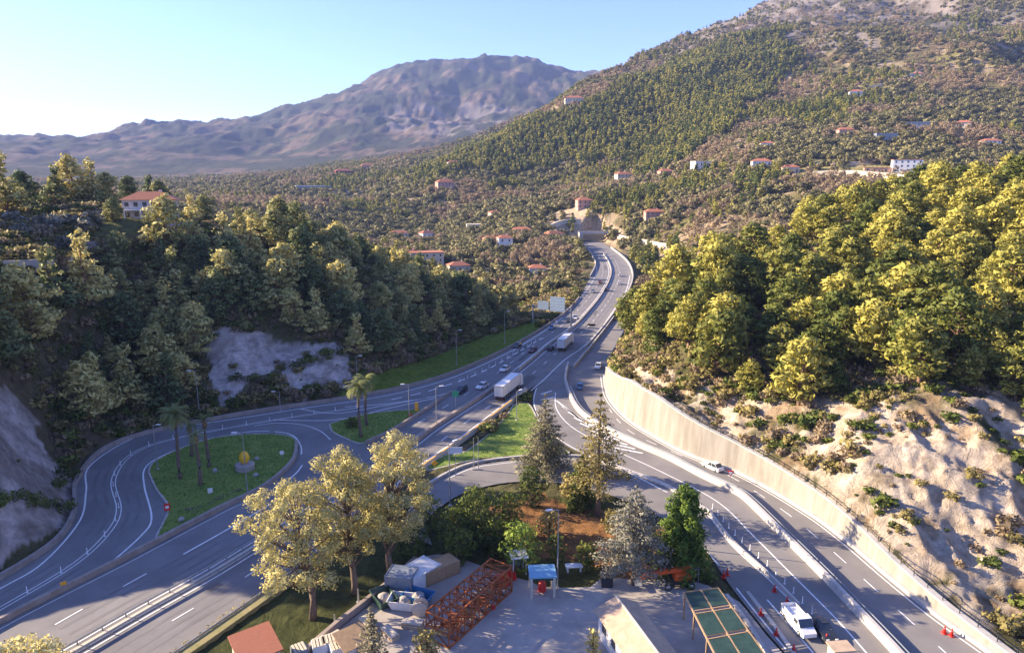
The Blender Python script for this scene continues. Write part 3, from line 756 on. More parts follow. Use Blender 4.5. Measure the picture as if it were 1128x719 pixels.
def pine_parts(H, R, seed, leafm, barkm, dens=26, lsize=0.42, base=0.3, shape='broad', ncl=20):
    rg = np.random.default_rng(seed); rnd = random.Random(seed)
    tr = MB(); lean = Vector((rnd.uniform(-.08, .08), rnd.uniform(-.08, .08), 0))*H
    pts = []; rs = []
    for i in range(7):
        f = i/6
        pts.append(Vector((lean.x*f*f+0.15*math.sin(f*5+seed), lean.y*f*f+0.12*math.cos(f*4+seed), -0.6+f*(H*0.9+0.6)))); rs.append(0.028*H*(1-f)**0.8+0.04)
    tr.tube(pts, rs, 7)
    cl = []
    for i in range(ncl):
        f = base+(1-base)*((i+rnd.random()*0.9)/ncl)
        if shape == 'broad': rad = R*(0.35+0.75*math.sin(min(1, (f-base)/(1-base)*0.85+0.18)*math.pi))*rnd.uniform(0.55, 1.0)
        elif shape == 'cone': rad = R*(1.08-(f-base)/(1-base))*rnd.uniform(0.75, 1.0)
        else: rad = R*rnd.uniform(0.4, 1.0)
        an = i*2.4+rnd.uniform(-.5, .5)
        hh = H*0.93*f
        k = min(6, f*6); b0 = Vector((lean.x*f*f, lean.y*f*f, hh-rad*0.25))
        tip = Vector((b0.x+math.cos(an)*rad*0.72, b0.y+math.sin(an)*rad*0.72, hh+rad*0.12))
        tr.bar(b0, tip, 0.012*H*(1.1-f)+0.02, 5, r2=0.02)
        s = R*rnd.uniform(0.20, 0.40)*(1.0 if shape != 'cone' else max(0.35, 1.15-(f-base)/(1-base)))
        cl.append((tuple(tip), (s*1.15, s*1.15, s*rnd.uniform(0.30, 0.5))))
        if rnd.random() < 0.6:
            q = b0.lerp(tip, 0.45); s2 = s*0.75
            cl.append(((q.x, q.y, q.z+s*0.3), (s2, s2, s2*0.55)))
    cl.append(((lean.x, lean.y, H*0.95), (R*0.3, R*0.3, R*0.3)))
    return meshdata(tr, 'trunk', barkm), leafmesh('crown', cl, dens, lsize, leafm, rg)
def tree(name, loc, parts, label, cat, group=None, scale=1.0, rz=0.0, sz=None):
    e = empty(name, loc, label, cat, group, rz); e.scale = (scale, scale, sz or scale)
    for nm, me_ in zip(('trunk', 'crown'), parts):
        o = bpy.data.objects.new(nm, me_); COL.objects.link(o); o.parent = e
    return e
def bush_mesh(R, H, seed, m, dens=30, lsize=0.3, ncl=9):
    rg = np.random.default_rng(seed); cl = []
    for i in range(ncl):
        a = rg.random()*6.28; d = R*0.62*math.sqrt(rg.random()); s = R*(0.35+0.25*rg.random())
        cl.append(((d*math.cos(a), d*math.sin(a), H*(0.25+0.5*rg.random()*(1-d/R*0.6))), (s, s, s*H/R*0.6)))
    return leafmesh('foliage', cl, dens, lsize, m, rg)

# ------------------------------------------------------------------ hillside pines (individuals)
PV_R = [pine_parts(11, 4.8, 100+i, f_pine_r, barkred, dens=40, lsize=0.42, base=0.2, ncl=36) for i in range(6)]
PV_L = [pine_parts(11, 4.6, 200+i, f_pine_l, barkred, dens=40, lsize=0.42, base=0.1, ncl=36, shape=('broad', 'cone')[i % 2]) for i in range(6)]
placed = []
def scatter_px(poly, n, rmin, rmax, mind, xlim=None, seed=1, tries=200, excl=()):
    rg = np.random.default_rng(seed); out = []
    for _ in range(tries):
        if len(out) >= n: break
        t = rg.uniform(-0.95, 0.95, 800); r = np.sqrt(rg.uniform(rmin**2, rmax**2, 800))
        X = r*np.sin(t); Y = r*np.cos(t); Z = ground(X, Y)
        px, py, d = proj(X, Y, Z)
        ok = inpoly(px, py, poly) & (d > 0)
        for e in excl: ok &= ~inpoly(px, py, e)
        if xlim: ok &= (X > xlim[0]) & (X < xlim[1])
        for q in roadpolys: ok &= ~inpoly(X, Y, q)
        dr, _i = mindist(X, Y, bpts); ok &= dr > 2.5
        for x, y, z in zip(X[ok], Y[ok], Z[ok]):
            if len(out) >= n: break
            if all((x-a)**2+(y-b)**2 > mind**2 for a, b, *_ in out) : out.append((x, y, z))
    return out
right_forest = [(672,384),(700,366),(740,330),(800,292),(900,250),(1000,228),(1128,208),(1700,190),(1700,520),(1128,470),(1060,430),(960,432),(900,452),(820,436),(780,425),(740,402),(700,378)]
pr = scatter_px(right_forest, 150, 95, 215, 5.4, (22, 400), seed=3)+scatter_px(right_forest, 150, 217, 345, 5.8, (22, 400), seed=33)
near_sz = lambda x, y: math.hypot(x, y)
pr.sort(key=lambda q: math.hypot(q[0], q[1]))
pr, pr_far = pr[:155], pr[155:]
for i, (x, y, z) in enumerate(pr):
    tree('pine_tree', (x, y, z-0.2), PV_R[i % 6], 'bright green pine tree in the sunlit wood on the right hill', 'pine tree', 'pines of the sunlit wood on the right hill', random.choice([0.7, 0.95, 1.1, 1.3])*random.uniform(0.9, 1.1), random.uniform(0, 6.28))
left_forest = [(-300,300),(60,315),(110,285),(230,268),(300,254),(400,276),(460,318),(545,346),(572,352),(560,356),(530,362),(470,385),(400,395),(385,382),(300,362),(225,366),(222,420),(190,450),(110,470),(70,450),(20,400),(-300,380)]
pl = scatter_px(left_forest, 110, 100, 205, 6.2, (-400, 20), seed=5, excl=([(-20,288),(95,286),(95,345),(-20,345)],))+scatter_px(left_forest, 140, 207, 330, 6.2, (-400, 20), seed=55)
pl.sort(key=lambda q: math.hypot(q[0], q[1]))
pl, pl_far = pl[:120], pl[120:]
for i, (x, y, z) in enumerate(pl):
    tree('pine_tree', (x, y, z-0.2), PV_L[i % 6], 'dark green pine tree in the wood on the left slope above the motorway', 'pine tree', 'pines of the shaded wood on the left slope', random.choice([0.6, 0.95, 1.15, 1.35])*random.uniform(0.9, 1.1), random.uniform(0, 6.28))
# tall pines on the crest at top left
for i, (px, py, Y, h) in enumerate([(-25,235,190,1.5),(8,232,200,1.75),(30,232,215,1.2),(62,232,225,1.25),(85,234,232,1.5),(105,236,235,1.4),(122,238,230,1.1),(-50,240,180,1.7),(145,232,250,1.0),(165,228,255,1.15),(178,228,255,1.1),(212,240,235,1.0),(222,238,240,1.05),(-90,240,190,1.1)]):
    p = atY(px, py, Y); z = float(ground(p.x, p.y)[0])
    tree('pine_tree', (p.x, p.y, z-0.3), PV_L[i % 6], 'tall dark pine on the crest around the villa at top left', 'pine tree', 'tall pines on the left crest', h*0.92, i*1.3)

# ------------------------------------------------------------------ feature trees
YT = []
for i, (bx, by, tx, ty, R) in enumerate([(344,680,314,530,6.2),(389,651,376,496,5.4),(429,637,438,480,5.0)]):
    b0 = P(bx, by, 0); z = float(ground(b0.x, b0.y)[0]); b0.z = z
    top = atY(tx, ty, b0.y); H = top.z-z
    rg = np.random.default_rng(50+i); rnd = random.Random(50+i)
    tr = MB(); dx = top.x-b0.x
    pts = [Vector((dx*0.5*f*f+0.25*math.sin(f*7+i), 0.2*math.sin(f*5), -0.5+f*H*0.8)) for f in np.linspace(0, 1, 9)]
    tr.tube(pts, [0.42*(1-f)+0.1 for f in np.linspace(0, 1, 9)], 9)
    cl = []
    for k in range(62):
        f = 0.33+0.65*((k+rnd.random())/62)
        rad = R*(0.25+0.8*math.sin(min(1, (f-0.32)/0.68*0.8+0.15)*math.pi))*rnd.uniform(0.35, 1.0)
        an = k*2.4; q = Vector((dx*f+math.cos(an)*rad, math.sin(an)*rad, H*f*0.97))
        src = pts[min(8, int(f*8))]
        tr.tube([src, src.lerp(q, 0.5)+Vector((0,0,-0.3)), q], [0.13, 0.08, 0.03], 5)
        s = rnd.uniform(0.8, 1.75)
        cl.append((tuple(q), (s, s, s*rnd.uniform(0.6, 0.85))))
    tree('pine_tree', b0, (meshdata(tr, 'trunk', bark), leafmesh('crown', cl, 175, 0.17, f_yellow, rg, shell=0.3)),
         ['leftmost of the three tall yellow trees on the dark grass by the motorway', 'middle one of the three tall yellow trees beside the motorway', 'rightmost of the three tall yellow trees, nearest the yard wall end'][i], 'tree', 'tall yellow trees beside the motorway')
def conifer(bx, by, ty, Rpx, m, label, seed, dens=40, ls=0.3, layers=15, droop=0.12, base=0.12, name='cedar_tree', per=5, thick=0.16, tpow=0.85, barkm=bark):
    b0 = P(bx, by, 0); z = float(ground(b0.x, b0.y)[0]); b0.z = z
    top = atY(bx, ty, b0.y); H = top.z-z; R = Rpx/F*math.hypot(b0.x, b0.y)
    rg = np.random.default_rng(seed); rnd = random.Random(seed); tr = MB()
    tr.tube([Vector((0.05*math.sin(i), 0.05*math.cos(i), -0.5+i/8*(H+0.5))) for i in range(9)], [0.022*H*(1-i/8)+0.03 for i in range(9)], 8)
    cl = []
    for l in range(layers):
        f = l/(layers-1); h = H*(base+(0.98-base)*f); rad = R*(1-f)**tpow+0.15
        for k in range(per):
            an = l*1.1+k*2*math.pi/per+rnd.uniform(-.35, .35); L = rad*rnd.uniform(0.65, 1.05)
            tip = Vector((math.cos(an)*L, math.sin(an)*L, h-droop*L))
            tr.bar((0, 0, h), tip, 0.05, 4, r2=0.015)
            for q in (0.35, 0.65, 0.95):
                s = (0.26+0.1*rnd.random())*rad*(1.15-0.45*q)+0.12
                cl.append(((tip.x*q, tip.y*q, h-droop*L*q), (s, s, max(0.1, s*thick*2))))
    return tree(name, b0, (meshdata(tr, 'trunk', barkm), leafmesh('crown', cl, dens, ls, m, rg, shell=0.1)), label, 'conifer')
conifer(600, 520, 433, 38, f_cedar, 'grey green cedar standing in front of the curved local road', 61, dens=70, ls=0.22, thick=0.2)
conifer(658, 567, 432, 46, f_sparse, 'tall sparse conifer with bare reddish lower trunk in the park', 62, dens=34, ls=0.24, layers=13, base=0.32, thick=0.16)
conifer(697, 643, 533, 48, f_silver, 'silvery blue cedar standing beside the orange lifting machine', 63, dens=75, ls=0.2, layers=13, base=0.25, thick=0.22, tpow=0.6)
conifer(751, 632, 531, 34, f_bright, 'dense bright green conifer at the edge of the shaded lanes', 64, dens=110, ls=0.22, layers=15, base=0.02, thick=0.5, name='cypress_tree', tpow=0.35)
conifer(412, 752, 668, 30, f_cedar, 'young spruce at the bottom edge in front of the storage yard', 65, dens=80, ls=0.18, layers=14, base=0.0, name='spruce_tree', thick=0.3)
conifer(640, 560, 502, 22, f_green, 'small dark green conifer behind the tall sparse one', 66, dens=90, ls=0.22, layers=10, base=0.0, name='conifer', thick=0.5, tpow=0.6)
def roundtree(bx, by, ty, Rpx, m, label, seed, name='evergreen_tree', cat='tree', dens=60, ls=0.26, zr=0.62, stem=True, ncl=24):
    b0 = P(bx, by, 0); z = float(ground(b0.x, b0.y)[0]); b0.z = z
    dist = math.hypot(b0.x, b0.y); H = max(1.0, atY(bx, ty, b0.y).z-z); R = Rpx/F*dist
    rg = np.random.default_rng(seed); rnd = random.Random(seed); tr = MB()
    tr.tube([(0,0,-0.5), (0.1,0,H*0.3), (0,0.1,H*0.75)], [0.05*H*0.5+0.05, 0.04*H*0.5, 0.05], 6)
    cl = []
    for k in range(ncl):
        f = (k+0.5)/ncl; zz = H*(0.12+0.74*f); rad = R*math.sqrt(max(0.05, 1-(2*f-0.85)**2/1.6))*rnd.uniform(0.35, 0.78); an = k*2.4
        q = Vector((math.cos(an)*rad, math.sin(an)*rad, zz)); tr.bar((0, 0, zz*0.6), q, 0.05, 4, r2=0.02)
        s = min(R, H)*rnd.uniform(0.24, 0.4); cl.append((tuple(q), (s, s, s*0.8)))
    return tree(name, b0, (meshdata(tr, 'trunk', bark), leafmesh('crown', cl, dens, ls, m, rg)), label, cat)
for a in [(525,592,529,33,f_green,'large round olive green tree left of the orange earth clearing',71),(585,560,509,22,f_green,'dark upright evergreen just left of the grey green cedar trunk',72),
          (573,624,571,29,f_bright,'broad leafy bright green shrub behind the small shelter with blue roof',73,'shrub','shrub'),(612,622,582,14,f_green,'rounded green shrub beside the tall lamp post in the park',74,'shrub','shrub'),
          (646,624,593,17,f_green,'dark olive bush on the lawn left of the silver cedar',75,'shrub','shrub'),(548,612,583,17,f_green,'loose green bush between the round tree and the leafy shrub',76,'shrub','shrub'),
          (560,585,535,22,f_green,'evergreen in deep shade right of the large round tree',77),(500,600,552,20,f_green,'shaded evergreen at the bend of the local road',78),
          (470,730,688,22,f_sparse,'olive shrub at the bottom edge beside the orange steel frame',79,'shrub','shrub'),(653,722,688,10,f_yellow,'slim yellow green shrub against the white wall of the tan roofed building',80,'shrub','shrub'),
          (30,760,706,45,f_yellow,'yellow leafy treetop poking in at the bottom left corner',81),(-10,770,700,35,f_yellow,'second yellow treetop at the bottom left corner',82),(75,765,716,22,f_yellow,'small yellow treetop beside the planted median at the bottom left',83),
          (388,470,459,9,f_green,'round dark shrub under the two palms on the grass triangle',84,'shrub','shrub'),(720,612,580,24,f_green,'dark green tree between the silver cedar and the bright conifer',85),
          (470,585,540,22,f_green,'shaded tree behind the rightmost tall yellow tree',86),(545,604,566,24,f_green,'dense dark green tree above the stored red barriers',88),(508,616,580,22,f_green,'low shaded tree just left of the loose green bush',89),(455,612,572,24,f_green,'shaded green tree against the top of the yard wall',90),
          (605,588,560,17,f_sparse,'rusty olive bush on the orange earth clearing',91,'shrub','shrub'),(632,548,520,20,f_sparse,'olive brown bush at the foot of the tall sparse conifer',92,'shrub','shrub'),(675,590,560,16,f_sparse,'yellowish bush left of the silver cedar',93,'shrub','shrub'),(735,640,606,16,f_green,'dark shrub between the silver cedar trunk and the bright conifer',94,'shrub','shrub')]:
    roundtree(*a)
# shrubs along foot of the left slope, each a thing
sh = [bush_mesh(1.8, 2.2, 300+i, f_green, dens=34, lsize=0.26) for i in range(4)]
def shrub(px, py, s, label, group, k, m=None):
    p = P(px, py, 0); z = float(ground(p.x, p.y)[0])
    e = bpy.data.objects.new('shrub', (m or sh)[k % 4]); COL.objects.link(e); e.location = (p.x, p.y, z-0.2); e.scale = (s, s, s*0.9); e.rotation_euler = (0, 0, k*1.7)
    tag(e, label, 'shrub', group)
for k, (px, py, s) in enumerate([(14,602,1.1),(28,594,1.1),(42,587,1.2),(55,578,1.1),(70,568,1.3),(66,548,1.2),(72,535,1.6),(76,512,1.8),(84,500,1.9),(100,486,1.6),(112,478,1.6),(5,610,1.2),(130,472,1.5),(330,433,1.5),(345,430,1.5),(360,427,1.6),(375,424,1.4),(262,447,1.2),(280,444,1.3),(300,441,1.4)]):
    shrub(px, py-3, s, 'green shrub behind the brown barrier at the foot of the left slope', 'shrubs along the outside of the slip road', k)
lav = [bush_mesh(1.2, 1.0, 320+i, f_cedar, dens=40, lsize=0.2) for i in range(4)]
for k, (px, py) in enumerate([(207,562),(215,560),(223,557),(231,554),(239,550),(247,546),(255,543),(212,565),(262,541)]):
    shrub(px, py, 1.0, 'low grey green shrub in the row at the near edge of the palm island', 'low shrubs on the palm island', k, lav)
hedgeb = [bush_mesh(1.0, 1.0, 340+i, f_sparse, dens=36, lsize=0.16) for i in range(4)]
for k, p in enumerate(resample(offset(RC, 1.6)[28:], 1.7)[:60]):
    e = bpy.data.objects.new('shrub', hedgeb[k % 4]); COL.objects.link(e); e.location = (p.x, p.y, -0.1+0.1); s = random.uniform(0.55, 1.0); e.scale = (s, s, s*0.7); e.rotation_euler.z = k
    tag(e, 'small ragged shrub growing along the mossy wall beside the motorway', 'shrub', 'ragged shrubs along the mossy wall')

# palms
def palm_parts(H, seed, lush=True):
    rnd = random.Random(seed); tr = MB()
    n = 10; tr.tube([(0.12*math.sin(i*0.5+seed), 0, -0.3+i/n*(H+0.3)) for i in range(n+1)], [0.36-0.015*i+(0.03 if i % 2 else 0) for i in range(n+1)], 9)
    me_t = meshdata(tr, 'trunk', bark)
    def fronds(cnt, el0, el1, L, m, nm):
        mb = MB()
        for k in range(cnt):
            an = k*2.399+rnd.uniform(-.2, .2); el = rnd.uniform(el0, el1)
            d = Vector((math.cos(an), math.sin(an), 0)); s = Vector((-d.y, d.x, 0))
            p = Vector((0, 0, H)); pts = [p]
            for q in range(6):
                e_ = el-q*0.28; p = p+(d*math.cos(e_)+Vector((0,0,1))*math.sin(e_))*(L/6); pts.append(p)
            for q in range(1, 7):
                a, c = pts[q-1], pts[q]
                for sg in (-1, 1):
                    wd = L*0.2*(1.1-abs(q-3.5)/5)
                    for u_ in (0.0, 0.35, 0.7):
                        o_ = a.lerp(c, u_); t_ = o_+s*sg*wd+(c-a)*0.6-Vector((0,0,wd*0.35))
                        mb.add([o_, o_+(c-a)*0.28, t_], [(0,1,2)])
        return meshdata(mb, nm, m)
    return me_t, fronds(46 if lush else 18, -0.3, 1.35, 3.3 if lush else 2.2, f_palm, 'crown'), fronds(26, -1.4, -0.6, 2.3 if lush else 1.7, f_palmdry, 'dead_fronds')
for i, (bx, by, ty, lush, lab) in enumerate([(199,527,452,1,'palm with the fullest green crown, left front of the round island'),(212,502,464,0,'rear palm of the round island, partly hidden between trunks'),(221,534,474,0,'thin crowned palm nearest the low shrubs on the round island'),(230,514,458,0,'rightmost palm of the group on the round island'),
                                             (397,481,422,1,'nearer palm on the small grass triangle'),(404,468,415,1,'farther palm on the small grass triangle')]):
    b0 = P(bx, by, 0.1); H = atY(bx, ty, b0.y).z-0.1
    t_, c_, d_ = palm_parts(H*0.93, 400+i, lush)
    e = empty('palm_tree', b0, lab, 'palm tree', 'palms on the motorway islands')
    for nm, me_ in (('trunk', t_), ('crown', c_), ('dead_fronds', d_)):
        o = bpy.data.objects.new(nm, me_); COL.objects.link(o); o.parent = e

HS = [((470,292),(420,700),20,11,9,.1,cream,'large pale apartment house with a flat roof in the valley left of the viaduct',rooft,3,True),
      ((451,292),(420,700),14,9,8,.2,pinkpl,'pink red house attached left of the large pale apartment house',rooft,2,False),
      ((556,271),(420,800),10,8,7,.2,white,'bright white house in the valley with lawn in front',rooft,2,False),
      ((541,270),(420,800),11,8,6,.2,pinkpl,'orange fronted house left of the bright white house',rooft,2,False),
      ((525,252),(500,900),18,9,5,.1,cream,'long pale low house below the dark ravine',cream,1,True),
      ((575,258),(500,900),14,8,5,.0,cream,'pale stone house left of the dry cutting',rooft,1,False),
      ((490,208),(700,1300),20,12,9,.3,pinkpl,'pink house alone on the knoll left of the wooded spur',rooft,2,False),
      ((378,193),(900,1700),26,14,8,.2,redc,'dark red roofed house on the left shoulder of the valley',rooft,1,False),
      ((405,187),(900,1700),22,12,9,.2,pinkpl,'pale pink house behind the dark red roofed one',rooft,2,False),
      ((345,208),(700,1500),46,20,5,.1,greyp,'long grey flat building on the valley shoulder at left',signpanel,1,True),
      ((500,185),(900,1500),18,12,8,.2,white,'pale house on top of the knoll by the spur',rooft,2,False),
      ((643,228),(550,1200),13,9,7,.3,pinkpl,'pink house above the far overpass',rooft,2,False),
      ((686,199),(700,1400),16,10,8,.4,cream,'cream house at the foot of the wooded spur right of the ravine',rooft,2,False),
      ((733,193),(500,1100),14,9,5,.4,pinkpl,'pinkish house on the slope left of the white roofed one',rooft,1,False),
      ((774,183),(500,1100),20,10,5,.5,white,'white roofed long house on the valley side',white,1,True),
      ((748,168),(600,1300),13,9,6,.4,pinkpl,'small pink house just above the white roofed house',rooft,2,False),
      ((838,183),(450,1100),15,9,5,.2,white,'white low house right of the brown thicket',rooft,1,False),
      ((870,190),(450,1100),12,8,5,.3,cream,'cream cottage between dark trees in the middle of the slope',rooft,1,False),
      ((845,163),(500,1200),12,8,5,.2,white,'small white cottage high above the low white house',rooft,1,False),
      ((998,188),(350,900),19,10,8.5,.15,white,'three storey white villa above the bright pines at right',rooft,3,True),
      ((968,189),(350,900),20,7,3.5,.15,pinkpl,'long low pink annex left of the white villa at right',rooft,1,True),
      ((1008,139),(500,1300),22,10,4,.2,greyp,'grey roofed house in the trees above the white villa',signpanel,1,True),
      ((975,153),(450,1300),17,9,5,.3,greyp,'grey house behind the reddish trees at upper right',signpanel,1,True),
      ((942,105),(700,1500),14,9,5,.2,white,'small white house high on the lit terraces',rooft,1,False),
      ((1060,140),(450,1200),13,8,5,.1,cream,'small cream house beside the green terraces at upper right',rooft,1,False),
      ((632,113),(900,1500),26,13,7,.1,cream,'pale house with brown roof on the crest of the wooded spur',rooft,1,False),
      ((1010,85),(700,1500),12,8,5,.1,cream,'small pale house near the top right terraces',rooft,1,False),
      ((592,300),(400,560),10,7,4,.1,white,'small white shed among shrubs left of the viaduct',rooft,1,False),
      ((648,281),(380,800),1,1,1,.1,white,'x',rooft,1,False)][:-1]
EX = [(600,282,380,600,'cream'),(505,300,380,700,'cream'),(585,275,420,800,'pinkpl'),(610,262,500,900,'cream'),(440,262,500,900,'cream'),(430,235,600,1200,'pinkpl'),(545,238,600,1200,'cream'),(470,262,480,900,'white'),
      (700,222,500,1000,'cream'),(720,238,450,900,'pinkpl'),(760,222,450,900,'cream'),(805,208,450,900,'white'),(790,245,400,800,'cream'),(905,165,500,1000,'cream'),(930,150,500,1100,'pinkpl'),(1090,160,450,900,'white'),(1110,100,600,1200,'cream'),(880,140,600,1200,'cream'),(985,110,600,1300,'white'),(815,150,600,1300,'cream')]
for i_, (x_, y_, a_, b_, m_) in enumerate(EX):
    if i_ in (0, 2, 5, 8, 10, 11, 12, 13, 16, 17, 18, 19): continue
    HS.append(((x_, y_), (a_, b_), 11+(i_*7) % 6, 8, 4.5+(i_ % 3), 0.1+0.15*(i_ % 4), {'cream': cream, 'pinkpl': pinkpl, 'white': white}[m_],
               ['plain cream','small low','weathered','half hidden'][i_ % 4]+' house '+['among olives left of the viaduct','in the lower valley','below the cutting','on the valley floor','behind the left wood','on the left shoulder','under the dark ravine','beside the big pale block','near the spur foot','on the slope right of the overpass','in the groves above the ramp','under the long terrace wall','between pines and groves','above the white villa','beside the grey roofed house','by the green terraces','at the upper right edge','below the lit terraces','high over the villa','on the upper groves'][i_], rooft, 1+(i_ % 3 == 0), False))
HPOS = [hit(q[0][0], q[0][1], *q[1]) for q in HS]+[hit(168, 242, 150, 400)]
def clear_houses(X, Y):
    ok = np.ones(len(X), bool)
    for p, q in zip(HPOS, HS+[HS[0]]):
        d = math.hypot(p.x, p.y); ux, uy = -p.x/d, -p.y/d; rx_ = (X-p.x); ry_ = (Y-p.y)
        al = rx_*ux+ry_*uy; ac = np.abs(-rx_*uy+ry_*ux); hw = q[2]*0.62+2
        ok &= ~((al > -8) & (al < 13) & (ac < hw))
    return ok
# ------------------------------------------------------------------ woodland and scrub beyond counting (geometry nodes)
def protos(kind):
    out = []
    for i in range(3):
        rg = np.random.default_rng(500+i+len(kind)*10); cl = []
        if kind == 'pine':
            for k in range(9): 
                f = k/8; a = k*2.4; r_ = 1.9*(1-f*0.65)*rg.uniform(0.4, 1); s = 1.5*(1-f*0.4)
                cl.append(((r_*math.cos(a), r_*math.sin(a), 2.2+6.5*f), (s, s, s*0.8)))
            me_ = leafmesh('foliage', cl, 13, 0.7, f_dist, rg, flat=0.6)
        elif kind == 'olive':
            for k in range(7):
                a = k*2.4; r_ = 1.5*rg.uniform(0.3, 1); cl.append(((r_*math.cos(a), r_*math.sin(a), 1.2+2.0*rg.random()), (1.3, 1.3, 1.1)))
            me_ = leafmesh('foliage', cl, 16, 0.5, f_olive, rg, flat=0.6)
        elif kind == 'scrub':
            for k in range(6):
                a = k*2.4; r_ = 0.8*rg.uniform(0.2, 1); cl.append(((r_*math.cos(a), r_*math.sin(a), 0.35+0.5*rg.random()), (0.55, 0.55, 0.45)))
            me_ = leafmesh('foliage', cl, 90, 0.22, (f_sparse, f_green, f_brown)[i], rg, flat=0.6)
        elif kind == 'twig':
            for k in range(7):
                a = k*2.4; r_ = 1.5*rg.uniform(0.3, 1); cl.append(((r_*math.cos(a), r_*math.sin(a), 1.5+2.6*rg.random()), (1.3, 1.3, 1.2)))
            me_ = leafmesh('foliage', cl, 14, 0.5, f_brown, rg, flat=0.35, shell=0.2)
        out.append(me_)
    return out
LAB = {'pine': ('pine_tree', 'young pine at the near edge of the wooded mountain spur', 'pine tree'), 'olive': ('olive_tree', 'grey green olive tree on the valley side', 'olive tree'),
       'scrub': ('shrub', 'low shrub on the pale cut slope', 'shrub'), 'twig': ('bare_tree', 'reddish brown leafless tree on the valley side', 'bare tree')}
PROTO = {}
def proto_objs(kind, pts):
    obs = []
    for me_, p in zip(protos(kind), pts):
        o = bpy.data.objects.new(LAB[kind][0], me_); COL.objects.link(o); o.location = p
        tag(o, LAB[kind][1], LAB[kind][2], LAB[kind][2]+'s at the near edge of their woodland'); obs.append(o)
    return obs
def gscatter(name, label, X, Y, sc, obs, sink=0.3, asp=None):
    n = len(X); Z = ground(X, Y)-sink
    me = bpy.data.meshes.new(name); me.vertices.add(n); me.vertices.foreach_set('co', np.stack([X, Y, Z], 1).ravel())
    a = me.attributes.new('sc', 'FLOAT', 'POINT'); a.data.foreach_set('value', sc)
    a = me.attributes.new('rz', 'FLOAT', 'POINT'); a.data.foreach_set('value', rng.uniform(0, 6.28, n))
    a = me.attributes.new('pick', 'INT', 'POINT'); a.data.foreach_set('value', rng.integers(0, len(obs), n))
    o = bpy.data.objects.new(name, me); COL.objects.link(o); tag(o, label, None, None, 'stuff')
    g = bpy.data.node_groups.new(name, 'GeometryNodeTree')
    g.interface.new_socket('Geometry', in_out='INPUT', socket_type='NodeSocketGeometry'); g.interface.new_socket('Geometry', in_out='OUTPUT', socket_type='NodeSocketGeometry')
    gi = g.nodes.new('NodeGroupInput'); go = g.nodes.new('NodeGroupOutput'); jn = g.nodes.new('GeometryNodeJoinGeometry')
    def attr(nm, ty):
        x = g.nodes.new('GeometryNodeInputNamedAttribute'); x.data_type = ty; x.inputs[0].default_value = nm; return x
    s_ = attr('sc', 'FLOAT'); r_ = attr('rz', 'FLOAT'); k_ = attr('pick', 'INT')
    cx = g.nodes.new('ShaderNodeCombineXYZ'); g.links.new(r_.outputs[0], cx.inputs[2])
    for i, ob in enumerate(obs):
        oi = g.nodes.new('GeometryNodeObjectInfo'); oi.transform_space = 'ORIGINAL'; oi.inputs['Object'].default_value = ob; oi.inputs['As Instance'].default_value = True
        cm = g.nodes.new('FunctionNodeCompare'); cm.data_type = 'INT'; cm.operation = 'EQUAL'
        ins = [q for q in cm.inputs if q.type == 'INT']; g.links.new(k_.outputs[0], ins[0]); ins[1].default_value = i
        ip = g.nodes.new('GeometryNodeInstanceOnPoints')
        g.links.new(gi.outputs[0], ip.inputs['Points']); g.links.new(cm.outputs[0], ip.inputs['Selection']); g.links.new(oi.outputs['Geometry'], ip.inputs['Instance'])
        g.links.new(cx.outputs[0], ip.inputs['Rotation']); g.links.new(s_.outputs[0], ip.inputs['Scale'])
        g.links.new(ip.outputs[0], jn.inputs[0])
    g.links.new(jn.outputs[0], go.inputs[0])
    md_ = o.modifiers.new('scatter', 'NODES'); md_.node_group = g
    return o
def rand_field(n, rmin, rmax, tmin=-0.75, tmax_=0.80, seed=1):
    rg = np.random.default_rng(seed); t = rg.uniform(tmin, tmax_, n); r = np.sqrt(rg.uniform(rmin**2, rmax**2, n))
    X = r*np.sin(t); Y = r*np.cos(t); Z = ground(X, Y); px, py, d = proj(X, Y, Z)
    return X, Y, Z, px, py, r
wood = [(455,198),(500,172),(560,142),(640,112),(740,70),(800,50),(862,36),(884,58),(868,85),(845,108),(800,150),(758,168),(715,192),(660,190),(630,185),(560,196)]
bands = [(1000,-40),(1128,-60),(1128,30),(1050,70),(960,105),(880,120),(860,112),(940,70)]
# wooded spur
X, Y, Z, px, py, r = rand_field(90000, 780, 1500, -0.2, 0.5, 11)
jx = (fbm(X/60, Y/60, 3, 71)-0.5)*50; jy = (fbm(X/60, Y/60, 3, 72)-0.5)*50; ok = inpoly(px+jx, py+jy, wood)
ok &= clear_houses(X, Y)
X, Y = X[ok][:12000], Y[ok][:12000]
pob = proto_objs('pine', [(X[i], Y[i], float(ground(X[i], Y[i])[0])-0.3) for i in range(3)])
gscatter('pine_wood', 'dense pine wood covering the mountain spur behind the viaduct', X, Y, rng.uniform(0.8, 1.6, len(X)), pob)
# mixed valley side
X, Y, Z, px, py, r = rand_field(230000, 340, 2300, -0.75, 0.82, 12)
jx = (fbm(X/60, Y/60, 3, 71)-0.5)*50; jy = (fbm(X/60, Y/60, 3, 72)-0.5)*50; ok = ~inpoly(px+jx, py+jy, wood) & (py > -60) & (px > -40) & (px < 1180)
for q in roadpolys: ok &= ~inpoly(X, Y, q)
dr, _i = mindist(X[r < 700], Y[r < 700], bpts); tmp = np.full(len(X), 99.0); tmp[r < 700] = dr; ok &= tmp > 6
dryp = [(590,245),(600,236),(640,225),(700,262),(735,275),(745,290),(700,276),(690,285),(670,268),(615,262)]
terr = [(860,180),(900,175),(1000,185),(990,197),(870,200)]
dens = fbm(X/40, Y/40, 4, 66)
keepp = np.where(inpoly(px, py, dryp) | inpoly(px, py, terr), 0.22, np.clip((dens-0.22)*3.2, 0.25, 1.0))
